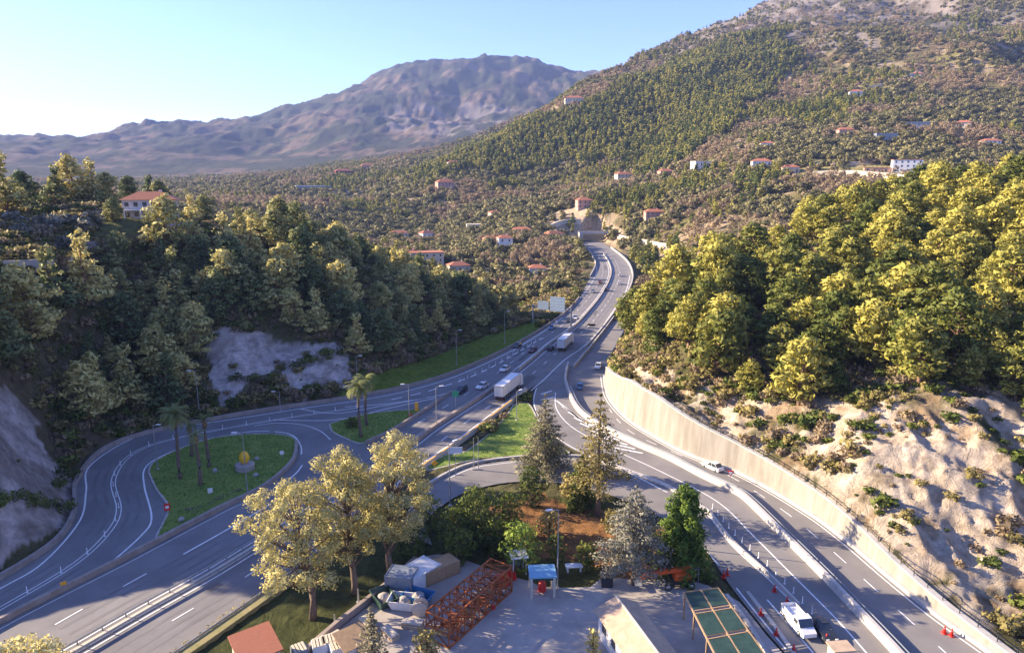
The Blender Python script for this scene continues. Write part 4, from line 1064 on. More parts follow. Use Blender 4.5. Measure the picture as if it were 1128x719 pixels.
keepp = keepp*np.where(inpoly(px+jx*.5, py+jy*.5, [(690,100),(760,40),(850,-10),(900,-80),(1200,-80),(1080,12),(960,32),(900,62),(850,48),(770,78)]), 0.5, 1.0)*np.clip(1.2-(r-350)/1500, 0.18, 1.0)*np.where(px < 340, 0.35, 1)
ok &= rng.random(len(X)) < keepp; ok &= clear_houses(X, Y)
X, Y, px, py, r = X[ok], Y[ok], px[ok], py[ok], r[ok]
kd = fbm(X/90, Y/90, 4, 91)+rng.normal(0, 0.06, len(X))
ktw = fbm(X/70, Y/70, 4, 97)+rng.normal(0, 0.05, len(X))
ispine = kd > 0.66; istw = (~ispine) & (ktw > 0.57); isol = ~(ispine | istw)
oob = proto_objs('olive', [(X[isol][i], Y[isol][i], float(ground(X[isol][i], Y[isol][i])[0])-0.3) for i in range(3)])
tob = proto_objs('twig', [(X[istw][i], Y[istw][i], float(ground(X[istw][i], Y[istw][i])[0])-0.3) for i in range(3)])
gscatter('olive_groves', 'grey green olive groves and oaks covering the valley sides', X[isol], Y[isol], rng.uniform(0.8, 2.1, isol.sum()), oob)
gscatter('bare_woodland', 'reddish brown leafless woodland patches on the valley sides', X[istw], Y[istw], rng.uniform(0.8, 1.8, istw.sum()), tob)
gscatter('scattered_pines', 'darker pines scattered through the valley side groves', X[ispine], Y[ispine], rng.uniform(0.6, 1.25, ispine.sum()), pob)
cr_r = [o for o in S.objects if o.name.startswith('crown') and o.parent and o.data.materials[0] is f_pine_r][:3]
cr_l = [o for o in S.objects if o.name.startswith('crown') and o.parent and o.data.materials[0] is f_pine_l][:3]
for pts_, obs_, nm_, lb_ in ((pr_far, cr_r, 'right_hill_pine_wood', 'farther sunlit pines closing the wood on the right hill'), (pl_far, cr_l, 'left_slope_pine_wood', 'farther pines closing the wood on the left slope')):
    a_ = np.array(pts_); gscatter(nm_, lb_, a_[:, 0], a_[:, 1], rng.uniform(0.75, 1.35, len(a_)), obs_, 0.2)
# undergrowth of the near hills
X, Y, Z, px, py, r = rand_field(95000, 70, 340, -0.80, 0.85, 13)
ok = np.ones(len(X), bool)
for q in roadpolys: ok &= ~inpoly(X, Y, q)
dr, _i = mindist(X, Y, bpts); ok &= dr > 1.6
dw_, iw_ = mindist(X, Y, WBn); ok &= dw_ > 2.2
mv = 55
verge_p = [(360,445),(400,415),(470,395),(540,368),(600,350),(640,325),(640,340),(590,368),(540,394),(480,417),(420,434)]
chalkL = [(-200,330),(0,402),(40,440),(62,500),(78,530),(70,565),(0,620),(-200,700)]
cliffL = [(222,368),(300,366),(385,385),(388,420),(330,430),(300,410),(240,455),(228,420)]
rchp = [(690,400),(760,432),(850,446),(900,436),(960,455),(1000,430),(1060,425),(1128,440),(1300,440),(1300,900),(1080,740),(985,611),(877,520),(780,467),(690,410)]
ok &= ~(inpoly(px, py, verge_p) & (X < 10))
kp = np.where(inpoly(px, py, chalkL) | (inpoly(px, py, cliffL) & (X < 0)), 0.03, 0.75)
cl_ = fbm(X/9, Y/9, 3, 55)
kp = np.where(inpoly(px, py, rchp) & (X > 20), np.clip((cl_-0.47)*3.0, 0.06, 0.55), kp)
kp = np.where((np.abs(X+20) < 60) & (Y < 128), 0.0, kp)
kp = np.where((X > -25) & (X < 40) & (Y < 140), 0.0, kp)
ok &= rng.random(len(X)) < kp; ok &= clear_houses(X, Y)
X, Y = X[ok], Y[ok]
sob = proto_objs('scrub', [(X[i], Y[i], float(ground(X[i], Y[i])[0])-0.1) for i in range(3)])
gscatter('hillside_scrub', 'low scrub and undergrowth covering the near slopes on both sides', X, Y, rng.uniform(0.35, 1.0, len(X))**1.0*rng.choice([0.8, 1.2, 2.0], len(X)), sob, 0.12)
# grass tufts on the islands and verges
gm = []
def tufts(poly, n, z, seed):
    rg = np.random.default_rng(seed); P_ = np.array([(p.x, p.y) for p in poly])
    x = rg.uniform(P_[:, 0].min(), P_[:, 0].max(), n); y = rg.uniform(P_[:, 1].min(), P_[:, 1].max(), n)
    k = inpoly(x, y, [tuple(q) for q in P_]); return [(a, b, z) for a, b in zip(x[k], y[k])]
pts = tufts(polyW(island), 5000, 0.16, 1)+tufts(polyW(tri1), 2500, 0.16, 2)+tufts(polyW(tri2), 4000, 0.16, 3)
mb = MB()
for x, y, z in pts:
    for k in range(3):
        a = random.uniform(0, 6.28); h = random.uniform(0.08, 0.3); w_ = 0.07
        mb.add([(x-w_*math.cos(a), y-w_*math.sin(a), z-0.02), (x+w_*math.cos(a), y+w_*math.sin(a), z-0.02), (x+random.uniform(-.1, .1), y+random.uniform(-.1, .1), z+h)], [(0,1,2)])
o = mb.build('grass_tufts', foliage('grass_blades', (0.13,0.22,0.03), (0.25,0.33,0.05), scale=0.3)); o['kind'] = 'stuff'; o['label'] = 'short green grass growing on the traffic islands'

# ------------------------------------------------------------------ vehicles (forward = +Y)
_wm = {}
def wheels(e, xs, ys, r=0.33, wd=0.22):
    key = (r, wd)
    if key not in _wm:
        t_ = MB(); 
        k0 = 14
        for side in (0,):
            prof = [(r*0.62, -wd/2), (r, -wd/2+0.03), (r, wd/2-0.03), (r*0.62, wd/2)]
            t_.lathe(prof, n=k0, axis='Z')
        t_.v = [Vector((v.z, v.x, v.y)) for v in t_.v]
        rm = MB(); rm.lathe([(r*0.6, -wd/2-0.012), (r*0.6, wd/2+0.012)], n=12); rm.v = [Vector((v.z, v.x, v.y)) for v in rm.v]
        _wm[key] = (meshdata(t_, 'tyre', black), meshdata(rm, 'rim', steel))
    for x in xs:
        for y in ys:
            tw = bpy.data.objects.new('wheel', _wm[key][0]); COL.objects.link(tw); tw.parent = e; tw.location = (x, y, r)
            rm = bpy.data.objects.new('rim', _wm[key][1]); COL.objects.link(rm); rm.parent = tw
def loft(mb, secs, m=0):          # secs: list of (y, halfwidth, zlow, zhigh) cross boxes
    vs = []; fs = []
    for y, hw, z0, z1 in secs: vs += [(-hw, y, z0), (hw, y, z0), (hw*0.97, y, z1), (-hw*0.97, y, z1)]
    n = len(secs)
    for i in range(n-1):
        a = i*4; c = a+4
        for k in range(4): fs.append((a+k, a+(k+1) % 4, c+(k+1) % 4, c+k))
    fs += [(3,2,1,0), tuple((n-1)*4+k for k in range(4))]
    mb.add(vs, fs, m)
def heading(a, b, z=0.0): d = P(*b)-P(*a); return math.atan2(-d.x, d.y)
def car(px, py, rz, paint_m, label, cat='car', L=4.3, Wd=1.78, H=1.45, z=0.03, suv=False):
    e = empty('car', P(px, py, 0)+Vector((0,0,z)), label, cat, 'cars on the motorway and ramps', rz)
    h = L/2; hw = Wd/2; bel = H*0.60
    b_ = MB(); loft(b_, [(-h, hw*0.86, 0.35, bel*0.90), (-h+0.12, hw*0.97, 0.24, bel), (-h*0.4, hw, 0.2, bel), (h*0.35, hw, 0.2, bel*0.98), (h-0.35, hw*0.95, 0.22, bel*0.84), (h, hw*0.82, 0.34, bel*0.66)]); b_.build('body', paint_m, e)
    rear = -h*0.93 if suv else -h*0.78
    g_ = MB()
    vs = []; 
    for (y, x, zz) in [(rear, hw*0.93, bel-0.02), (h*0.36, hw*0.93, bel-0.02), (h*0.06, hw*0.74, H-0.04), (rear+(0.2 if suv else 0.5), hw*0.74, H-0.04)]: vs += [(-x, y, zz), (x, y, zz)]
    g_.add(vs, [(0,2,4,6), (1,7,5,3), (0,6,7,1), (2,3,5,4), (6,4,5,7), (0,1,3,2)]); g_.build('windows', glassd, e)
    r_ = MB(); y0 = rear+(0.26 if suv else 0.56); y1 = h*0.05; r_.box((0, (y0+y1)/2, H-0.015), (hw*1.46, y1-y0, 0.06)); 
    for sx in (-1, 1):
        r_.bar((sx*hw*0.92, h*0.35, bel), (sx*hw*0.75, h*0.05, H-0.02), 0.035); r_.bar((sx*hw*0.92, rear+0.03, bel), (sx*hw*0.75, y0, H-0.02), 0.05); r_.bar((sx*hw*0.945, -h*0.15, bel), (sx*hw*0.76, -h*0.15, H-0.02), 0.035)
    r_.build('roof', paint_m, e)
    for sx in (-1, 1):
        q = MB(); q.box((sx*hw*0.62, h-0.06, bel*0.72), (0.34, 0.16, 0.14)); q.build('headlight', lens_w, e)
        q = MB(); q.box((sx*hw*0.66, -h+0.03, bel*0.84), (0.3, 0.12, 0.14)); q.build('tail_light', lens_r, e)
    wheels(e, (-hw*0.88, hw*0.88), (-h*0.6, h*0.62))
    return e
def truck(px, py, rz, label, L=13.6):
    e = empty('articulated_truck', P(px, py, 0)+Vector((0,0,0.03)), label, 'truck', 'trucks on the motorway', rz)
    t_ = MB(); t_.box((0, 0, 2.62), (2.5, L, 2.72)); 
    t_.build('trailer', white, e)
    f_ = MB()
    for sx in (-1, 1):
        f_.box((sx*1.2, -L/2-0.02, 2.62), (0.12, 0.1, 2.78)); f_.box((sx*1.23, 0, 3.96), (0.1, L, 0.1)); f_.box((sx*1.23, 0, 1.27), (0.1, L, 0.14))
        for k in range(12): f_.box((sx*1.262, -L/2+0.7+k*(L-1.2)/11, 2.6), (0.03, 0.05, 2.6))
    f_.box((0, -L/2-0.02, 3.95), (2.4, 0.1, 0.12)); f_.box((0, -L/2-0.02, 1.3), (2.4, 0.1, 0.16))
    for x in (-0.62, -0.3, 0.3, 0.62): f_.bar((x, -L/2-0.05, 1.35), (x, -L/2-0.05, 3.9), 0.035)
    f_.bar((0, -L/2-0.03, 1.3), (0, -L/2-0.03, 3.9), 0.02)
    f_.build('door_frame', steel, e)
    c_ = MB(); c_.box((0, -0.3, 1.02), (1.0, L*0.95, 0.25)); c_.box((0, -L/2+0.1, 0.55), (2.3, 0.12, 0.16)); c_.box((-0.9, -1, 0.8), (0.5, 3.2, 0.5)); c_.box((0.9, -1, 0.8), (0.5, 3.2, 0.5)); c_.build('chassis', black, e)
    for sx in (-1, 1):
        q = MB(); q.box((sx*0.95, -L/2-0.02, 0.85), (0.4, 0.08, 0.16)); q.build('tail_light', lens_r, e)
    wheels(e, (-1.08, 1.08), (-L/2+1.6, -L/2+2.9, -L/2+4.2), 0.5, 0.3)
    k_ = MB(); y = L/2+0.6; loft(k_, [(y, 1.22, 0.5, 3.5), (y+1.5, 1.24, 0.45, 3.3), (y+2.0, 1.2, 0.4, 1.9), (y+2.1, 1.15, 0.4, 1.2)]); cab = k_.build('cab', white, e)
    g_ = MB(); g_.add([(-1.1, y+1.6, 3.1), (1.1, y+1.6, 3.1), (1.1, y+2.02, 1.95), (-1.1, y+2.02, 1.95)], [(0,1,2,3)]); g_.build('windscreen', glassd, cab)
    wheels(e, (-1.05, 1.05), (y+1.2, y-1.4), 0.5, 0.3)
    return e
UP1 = heading((545, 432), (600, 388)); DN1 = UP1+math.pi
truck(559, 434, heading((540,447), (585,410)), 'large white box truck nearest the camera, driving up the motorway', 12.5)
truck(622, 383, heading((608,396), (645,360)), 'smaller looking white box truck farther up the motorway beyond the first', 11)
hw_dn = heading((600,366), (520,412))
car(531, 427, heading((560,412),(505,438)), white, 'white saloon car coming down beside the large truck trailer')
car(508, 432, heading((545,412),(490,442)), darkp, 'dark off road car beside the round green sign', H=1.75, suv=True)
car(556, 408, heading((590,386),(540,414)), white, 'white car in the left carriageway behind the large truck')
car(570, 382, heading((600,364),(550,395)), darkp, 'dark car in the outer lane of the left carriageway near the verge', suv=True)
car(587, 387, heading((610,371),(560,402)), redc, 'dark red car in the middle of the left carriageway')
car(608, 362, heading((625,350),(590,374)), bluec, 'dark blue car passing just below the sign gantry', suv=True)
car(607, 385, heading((595,396),(630,368)), darkp, 'dark car driving close beside the farther white truck')
car(634, 351, heading((645,340),(625,357)), white, 'white car under the sign gantry')
car(627, 354, heading((640,342),(615,362)), darkp, 'small dark car beside the white car under the gantry')
car(659, 405, heading((672,385),(655,412)), white, 'white car on the ramp at the top of the retaining wall')
car(639, 427, heading((640,440),(642,412)), bluec, 'pale blue car alone on the curve of the ramp')
car(785, 516, heading((820,537),(740,500)), white, 'white car on the ramp beneath the tall retaining wall')
for (x, y, m_, l) in [(661,312,redc,'small dark red car on the left side of the viaduct'),(653,322,greyp,'grey car low on the left side of the viaduct'),(668,320,darkp,'dark car by the median of the viaduct'),(683,304,white,'upper one of two white cars side by side on the viaduct'),(682,313,white,'lower one of two white cars on the right side of the viaduct'),(657,283,greyp,'grey car near the far overpass')]:
    car(x, y, heading((665,330),(688,300)) if x > 664 else heading((664,305),(645,335)), m_, l, H=1.6, suv=True)
# white van stopped in the toll lane
def van(px, py, rz, label, m_=white):
    e = empty('van', P(px, py, 0)+Vector((0,0,0.03)), label, 'van', None, rz); L = 5.2; h = L/2
    b_ = MB(); loft(b_, [(-h, 0.92, 0.35, 1.15), (0.3, 0.97, 0.3, 1.15)]); b_.box((0, -1.1, 1.2), (1.8, 2.7, 0.1)); b_.build('load_bed', m_, e)
    c_ = MB(); loft(c_, [(0.3, 0.95, 0.35, 2.0), (1.2, 0.95, 0.3, 1.98), (1.8, 0.92, 0.3, 1.15), (h, 0.86, 0.35, 0.85)]); c_.build('cab', m_, e)
    g_ = MB(); g_.add([(-0.85,1.26,1.95),(0.85,1.26,1.95),(0.88,1.82,1.2),(-0.88,1.82,1.2)], [(0,3,2,1)]); 
    for sx in (-1,1): g_.box((sx*0.955, 0.85, 1.55), (0.03, 0.8, 0.5))
    g_.build('windows', glassd, e)
    s_ = MB()
    for sx in (-1,1): s_.box((sx*0.9, -1.15, 1.45), (0.05, 2.8, 0.45))
    s_.box((0,-2.55,1.45), (1.8,0.05,0.45)); s_.build('side_board', m_, e)
    wheels(e, (-0.85, 0.85), (-1.6, 1.6), 0.36, 0.24)
    return e
van(879, 690, heading((860,668),(898,712)), 'white pickup van standing in the toll lane at the bottom right')
car(906, 697, heading((890,678),(922,716)), darkp, 'dark car shape standing in for the shadow beside the white pickup van at the bottom right')  # dark car mesh added where only the van's cast shadow lies
car(658, 255, heading((650,257),(670,257)), white, 'tiny white vehicle above the far overpass', z=11)

# ------------------------------------------------------------------ posts, lamps, signs
def pole(name, px, py, ty, label, cat='lamp post', arm=1.6, ang=0.0, r=0.09, head=True, group=None, zb=0.0, heads=1):
    b0 = P(px, py, zb); b0.z = max(zb, float(ground(b0.x, b0.y)[0])) if abs(py) > 0 else zb
    H = atY(px, ty, b0.y).z-b0.z
    e = empty(name, b0, label, cat, group, ang)
    m = MB(); m.tube([(0,0,-0.2), (0,0,H*0.5), (0,0,H)], [r*1.2, r, r*0.7], 8); m.build('pole', steel, e)
    mb_ = MB(); mb_.box((0,0,0.12), (0.5,0.5,0.3)); mb_.build('base', concrete, e)
    if head:
        for s in range(heads):
            q = 1 if s == 0 else -1
            a = MB(); a.bar((0,0,H-0.05), (q*arm,0,H+0.12), 0.05); a.build('arm', steel, e)
            h_ = MB(); h_.box((q*(arm+0.3),0,H+0.14), (0.9,0.32,0.14)); h_.build('lamp_head', signwhite, e)
    return e
for a in [(220,458,408,'tall lamp post behind the palms at the dark left bank'),(309,452,431,'short lamp post on the outer edge of the slip road'),(503,403,364,'lamp post standing in the long green verge'),(556,378,343,'lamp post at the far end of the green verge'),
          (273,546,476,'tall thin lamp post at the near edge of the palm island'),(451,462,423,'white lamp post beside the orange marker on the grass triangle'),(481,469,426,'white lamp post rising from the motorway median'),(569,463,431,'thin lamp post above the cream barrier beside the first truck'),
          (614,648,561,'tall grey lamp post beside the small shelter with blue roof'),(763,604,547,'lamp post behind the bright green conifer'),(496,557,488,'lamp post carrying a white sign board by the local road bend')]:
    pole('lamp_post', a[0], a[1], a[2], a[3], arm=1.0, ang=random.choice([0.3, 0.8, 3.4]))
pole('lamp_post', 174, 517, 468, 'thin lamp post on the left tip of the round island', arm=0.8)
pole('lamp_post', 522, 517, 482, 'left one of two slim posts on the kerb under the grass triangle', 'post', head=False, r=0.07)
pole('lamp_post', 527, 517, 481, 'right one of two slim posts on the kerb under the grass triangle', 'post', head=False, r=0.07)
pole('lamp_post', 394, 430, 392, 'lamp post behind the two palms of the grass triangle', arm=0.8)
pole('signal_post', 395, 664, 648, 'small white post in the dark grass near the yard wall', 'post', head=False, r=0.12)
pole('signal_post', 369, 688, 676, 'short white post in the dark grass below the yellow trees', 'post', head=False, r=0.12)
def sign(px, py, zc, w_, h_, m_, label, shape='rect', face=None, name='road_sign', posts=1):
    b0 = P(px, py, 0); e = empty(name, b0, label, 'sign', None, face if face is not None else math.atan2(b0.x, b0.y)*-1)
    for i in range(posts):
        x = 0 if posts == 1 else (i-0.5)*w_*0.7
        q = MB(); q.bar((x, 0.08, -0.1), (x, 0.08, zc+h_*0.3), 0.05, 6); q.build('post', steel, e)
    q = MB()
    if shape == 'rect': q.box((0, 0, zc), (w_, 0.06, h_))
    elif shape == 'disc': q.lathe([(w_/2, -0.03), (w_/2, 0.03)], (0, 0, zc), 20, axis='Y')
    elif shape == 'diamond': q.box((0, 0, zc), (w_*0.75, 0.06, h_*0.75), ry=math.pi/4)
    elif shape == 'tri': q.add([(-w_/2,-.03,zc+h_/2),(w_/2,-.03,zc+h_/2),(0,-.03,zc-h_/2),(-w_/2,.03,zc+h_/2),(w_/2,.03,zc+h_/2),(0,.03,zc-h_/2)], [(0,2,1),(3,4,5),(0,1,4,3),(1,2,5,4),(2,0,3,5)])
    p_ = q.build('panel', m_, e)
    return e
s_ = sign(502, 452, 4.2, 1.6, 1.6, greenp, 'round green sign disc in front of the dark car', 'disc')
sign(479, 520, 1.9, 1.2, 1.2, yellowp, 'yellow orange diamond sign at the lower end of the cream barrier', 'diamond')
sign(459, 455, 1.6, 0.8, 2.2, yellowp, 'upright yellow marker board on the grass triangle')
sign(452, 459, 0.5, 0.9, 0.7, orangep, 'small orange marker at the foot of the white lamp post')
sign(502, 527, 5.6, 2.6, 1.2, signwhite, 'white arrow board beside the local road bend')
e_ = sign(185, 566, 1.3, 0.9, 1.3, redp, 'red and white marker board at the lower left tip of the round island')
q = MB(); q.box((0,-0.045,1.3), (0.5,0.03,0.45)); q.build('white_patch', signwhite, e_)
sign(804, 530, 1.6, 1.3, 1.2, redp, 'red bordered give way triangle on the white wall by the ramp', 'tri')
q = MB(); q.add([(-.38,-.05,1.95),(.38,-.05,1.95),(0,-.05,1.25)], [(0,2,1)]); q.build('white_centre', signwhite, bpy.context.scene.objects[[o.name for o in S.objects if o.name.startswith('road_sign')][-1]])
sign(71, 650, 1.1, 0.7, 0.5, yellowp, 'small yellow marker on the brown barrier at the bottom left')
sign(232, 545, 0.9, 0.8, 0.9, signwhite, 'small white marker in the grass near the low shrubs')
sign(311, 505, 1.3, 0.9, 0.9, signwhite, 'round pale disc sign seen on the right part of the island', 'disc')
sign(613, 357, 0.9, 0.8, 1.2, signwhite, 'small white box by the gantry leg')
sign(300, 480, 1.0, 1.2, 0.9, greyp, 'small grey panel at the top edge of the round island', posts=2)
# gantry
def gantry():
    a = P(587, 357); b_ = P(629, 361); e = empty('sign_gantry', a, 'overhead motorway gantry carrying two pale blue sign panels', 'sign gantry')
    d = b_-a; H = atY(587, 335, a.y).z
    for p, h in ((Vector((0,0,0)), H), (d, H+0.3)):
        q = MB(); q.box((p.x, p.y, h/2), (0.5, 0.5, h)); q.build('leg', steel, e)
    q = MB(); 
    for z in (H-0.3, H-1.3): q.bar((0,0,z), (d.x,d.y,z), 0.16)
    for k in range(12):
        t0 = d*(k/12); t1 = d*((k+1)/12); q.bar((t0.x,t0.y,H-0.3 if k % 2 else H-1.3), (t1.x,t1.y,H-1.3 if k % 2 else H-0.3), 0.07)
    q.build('beam', steel, e)
    for f0, f1, z0, z1 in ((0.14, 0.42, -1.6, 1.6), (0.46, 0.84, -1.9, 3.6)):
        c = d*((f0+f1)/2); w_ = d.length*(f1-f0); rz = math.atan2(d.y, d.x)
        n_ = Vector((d.y, -d.x, 0)).normalized()*0.35
        q = MB(); q.box((c.x+n_.x, c.y+n_.y, H+(z0+z1)/2), (w_, 0.12, z1-z0), rz); p_ = q.build('sign_panel', signpanel, e)
        q = MB()
        for k in range(5):
            zz = H+z0+(z1-z0)*(k+0.5)/5; q.box((c.x+n_.x*1.25, c.y+n_.y*1.25, zz), (w_*0.98, 0.05, 0.08), rz)
        q.build('stiffener', steel, p_)
gantry()
# white flexible lane posts along the slip road and toll road
dm = MB(); dm.lathe([(0.16,0),(0.16,0.04),(0.06,0.06),(0.055,0.95),(0.0,1.0)], n=8); dme = meshdata(dm, 'lane_post', signwhite)
def lane_posts(line, step, label, group, z=0.03, n=80):
    for p in resample(line, step)[:n]:
        o = bpy.data.objects.new('lane_post', dme); COL.objects.link(o); o.location = (p.x, p.y, z); tag(o, label, 'lane post', group)
lane_posts(slip_centre, 5.0, 'white flexible post on the double line in the middle of the curved slip road', 'white posts along the slip road')
lane_posts(W([(590,376),(560,394),(530,409),(505,421)]), 4.0, 'white flexible post between the outer lane and the left carriageway', 'white posts along the exit lane')
lane_posts(W([(785,560),(812,592),(850,628),(882,662),(905,688),(925,715)]), 2.2, 'white post on the divider between the shaded lanes at right', 'white posts between the toll lanes', n=40)
# traffic cones
cm = MB(); cm.box((0,0,0.03), (0.5,0.5,0.06)); cm.lathe([(0.19,0.06),(0.05,0.82),(0.03,0.86)], n=12)
cme = meshdata(cm, 'cone', redp); cb = MB(); cb.lathe([(0.152,0.26),(0.118,0.42)], n=12); cb.lathe([(0.10,0.55),(0.075,0.68)], n=12); cbe = meshdata(cb, 'band', signwhite)
for k, (x, y, lab) in enumerate([(797,636,'traffic cone at the top of the shaded toll lane, left one of the pair'),(801,633,'traffic cone at the top of the shaded toll lane, right one of the pair'),(853,651,'traffic cone against the white divider, farthest of the row by the van'),(867,664,'traffic cone behind the white pickup van, second of the row'),(838,677,'traffic cone right of the green roofed canopy'),(855,699,'traffic cone left of the white pickup van'),(882,678,'traffic cone just above the white pickup van'),(874,717,'traffic cone lowest in the toll lanes near the bottom edge'),(910,706,'traffic cone beside the dark shape put in for the van shadow'),(543,670,'traffic cone lying by the foot of the orange steel frame'),(786,666,'traffic cone under the front end of the green roofed canopy'),(1040,697,'traffic cone on the ramp at the foot of the wall near bottom right'),(1048,700,'orange cone right next to another cone by the ramp wall')]):
    e = empty('traffic_cone', P(x, y, 0)+Vector((0,0,0.04)), lab, 'traffic cone', 'traffic cones'); e.scale = (1.2,)*3
    for nm, d_ in (('cone', cme), ('band', cbe)):
        o = bpy.data.objects.new(nm, d_); COL.objects.link(o); o.parent = e

# ------------------------------------------------------------------ lemon monument on the island
c = P(270, 516, 0.16); e = empty('lemon_monument', c, 'giant yellow lemon sculpture on a round stone plinth in the grass island', 'monument')
q = MB(); q.lathe([(1.75,0),(1.75,1.0),(1.5,1.15),(0,1.2)], n=20); q.build('plinth', rockm, e)
q = MB(); q.lathe([(0.02,1.05),(0.5,1.2),(0.85,1.7),(0.98,2.3),(0.8,2.95),(0.5,3.35),(0.22,3.5),(0.16,3.65),(0.02,3.7)], n=20); q.build('lemon', lemon, e, smooth=True)
for k, (x, y) in enumerate([(283,506),(282,524),(237,519),(200,573)]):
    g = MB(); g.lathe([(0.45,0),(0.5,0.3),(0.3,0.6),(0,0.65)], n=8); o = g.build('boulder', rockm); o.location = P(x, y, 0.15); tag(o, ['small pale rock right of the lemon monument','small pale rock below the lemon monument','small pale rock left of the lemon monument beside the palms','pale rock at the lower left tip of the round island'][k], 'rock')

# ------------------------------------------------------------------ yard
def yardframe():
    """long rust orange steel lattice frame"""
    A0 = P(470, 703); A1 = P(541, 642); e = empty('steel_frame', A0, 'long rusty orange steel lattice frame standing in the yard', 'steel frame')
    d = A1-A0; L = d.length; u_ = d.normalized(); s = Vector((u_.y, -u_.x, 0)); e.rotation_euler = (0,0,0)
    Wd = 3.4; H = 3.7; nb = 9; ch = MB(); 
    def pt(i, sd, z): return u_*(L*i/nb)+s*(Wd*sd)+Vector((0,0,z))
    for sd in (0, 1):
        for z in (0.15, H*0.5, H): ch.bar(pt(0,sd,z), pt(nb,sd,z), 0.13)
    ch.build('chord', rust, e)
    for sd in (0, 1):
        po = MB(); br = MB()
        for i in range(nb+1): po.bar(pt(i,sd,0), pt(i,sd,H), 0.1)
        for i in range(nb):
            br.bar(pt(i,sd,0.15 if i % 2 else H), pt(i+1,sd,H if i % 2 else 0.15), 0.08)
        po.build('upright', rust, e); br.build('diagonal_brace', rust, e)
    cr = MB()
    for i in range(nb+1):
        for z in (0.15, H*0.5, H): cr.bar(pt(i,0,z), pt(i,1,z), 0.09)
        if i < nb: cr.bar(pt(i,0,H), pt(i+1,1,H), 0.06); cr.bar(pt(i,1,0.15), pt(i+1,0,0.15), 0.06); cr.bar(pt(i,0,H*.5), pt(i+1,1,H*.5), 0.06)
    cr.build('cross_member', rust, e)
    rnd = random.Random(4)
    k = 0
    for i in range(nb):         # steel sections stored inside
        b_ = MB(); p0 = pt(i+rnd.random()*.5, rnd.uniform(.1,.4), rnd.uniform(.3,2.4)); p1 = pt(i+0.8, rnd.uniform(.6,.9), rnd.uniform(.3,2.6)); b_.bar(p0, p1, 0.12)
        b_.bar(pt(i+.2, .2, 1.2), pt(i+.9, .8, 1.4), 0.15)
        o = b_.build('inner_beam', rust if k % 3 else tanwood, e); k += 1
yardframe()
def yardframe2():
    A0 = P(466, 706); 
yard_hut_m = tanroof
def tanbuilding():
    a = P(664, 667, 3.4); b_ = P(690, 722, 3.4)      # left eave line at eave height
    rz = math.atan2(-(b_-a).x, (b_-a).y)              # local +Y along the eave towards the camera
    e = empty('yard_building', (a.x, a.y, 0), 'long low building with a tan gabled roof and white wall, bottom of the yard', 'building')
    u_ = (P(690, 722, 3.4)-P(656, 671, 3.4)); u_.z = 0; u_.normalize()
    s = Vector((-u_.y, u_.x, 0)); 
    if s.x < 0: s = -s
    o0 = P(656, 671, 3.4); o0.z = 0; o0 = o0-Vector((a.x, a.y, 0)); L = 16; Wd = 5.4
    def q3(i, j, z): return o0+u_*i+s*j+Vector((0,0,z))
    w_ = MB(); w_.add([q3(0.3,0.3,0), q3(L,0.3,0), q3(L,Wd-0.3,0), q3(0.3,Wd-0.3,0), q3(0.3,0.3,3.38), q3(L,0.3,3.38), q3(L,Wd-0.3,3.38), q3(0.3,Wd-0.3,3.38), q3(0.3,Wd/2,4.4), q3(L,Wd/2,4.4)],
                  [(0,1,5,4),(1,2,6,5),(2,3,7,6),(3,0,4,7),(4,8,7),(5,6,9),(4,5,9,8),(7,8,9,6)]); w_.build('wall', white, e)
    r_ = MB()
    for j0, j1, z0, z1 in ((-0.15, Wd/2, 3.35, 4.6), (Wd/2, Wd+0.15, 4.6, 3.35)):
        r_.add([q3(-.2,j0,z0), q3(L+.3,j0,z0), q3(L+.3,j1,z1), q3(-.2,j1,z1), q3(-.2,j0,z0-.12), q3(L+.3,j0,z0-.12), q3(L+.3,j1,z1-.12), q3(-.2,j1,z1-.12)], [(0,1,2,3),(7,6,5,4),(0,4,5,1),(1,5,6,2),(2,6,7,3),(3,7,4,0)])
    rf = r_.build('roof', tanroof, e)
    g = MB(); g.bar(q3(-.2,Wd/2,4.66), q3(L+.3,Wd/2,4.66), 0.13); g.build('ridge_cap', cream, rf)
    for k in range(5):
        g = MB(); c = q3(2+k*2.6,0.27,2.0); g.box(c, (0.06,1.1,1.0), math.atan2(-u_.x, u_.y)); g.build('window', glassd, e)
tanbuilding()
def hut(px, py, w_, l_, h_, rz, label, wallc=greyp, roofc=rooft, rise=0.8, name='hut'):
    b0 = P(px, py, 0); b0.z = max(0, float(ground(b0.x, b0.y)[0])); e = empty(name, b0, label, 'hut', None, rz)
    q = MB(); q.box((0,0,h_/2), (w_,l_,h_)); q.build('wall', wallc, e)
    q = MB(); x = w_/2+.3; y = l_/2+.3
    q.add([(-x,-y,h_),(x,-y,h_),(x,y,h_+rise),(-x,y,h_+rise),(-x,-y,h_+.15),(x,-y,h_+.15),(x,y,h_+rise+.15),(-x,y,h_+rise+.15)], [(3,2,1,0),(4,5,6,7),(0,1,5,4),(1,2,6,5),(2,3,7,6),(3,0,4,7)]); q.build('roof', roofc, e)
    q = MB(); q.box((0.2,-l_/2-.02,h_*.45), (0.9,.06,h_*.8)); q.build('door', darkp, e)
    return e
hut(284, 738, 4.0, 4.2, 2.8, 0.65, 'small hut with a terracotta roof at the bottom edge below the shaded grass', cream)
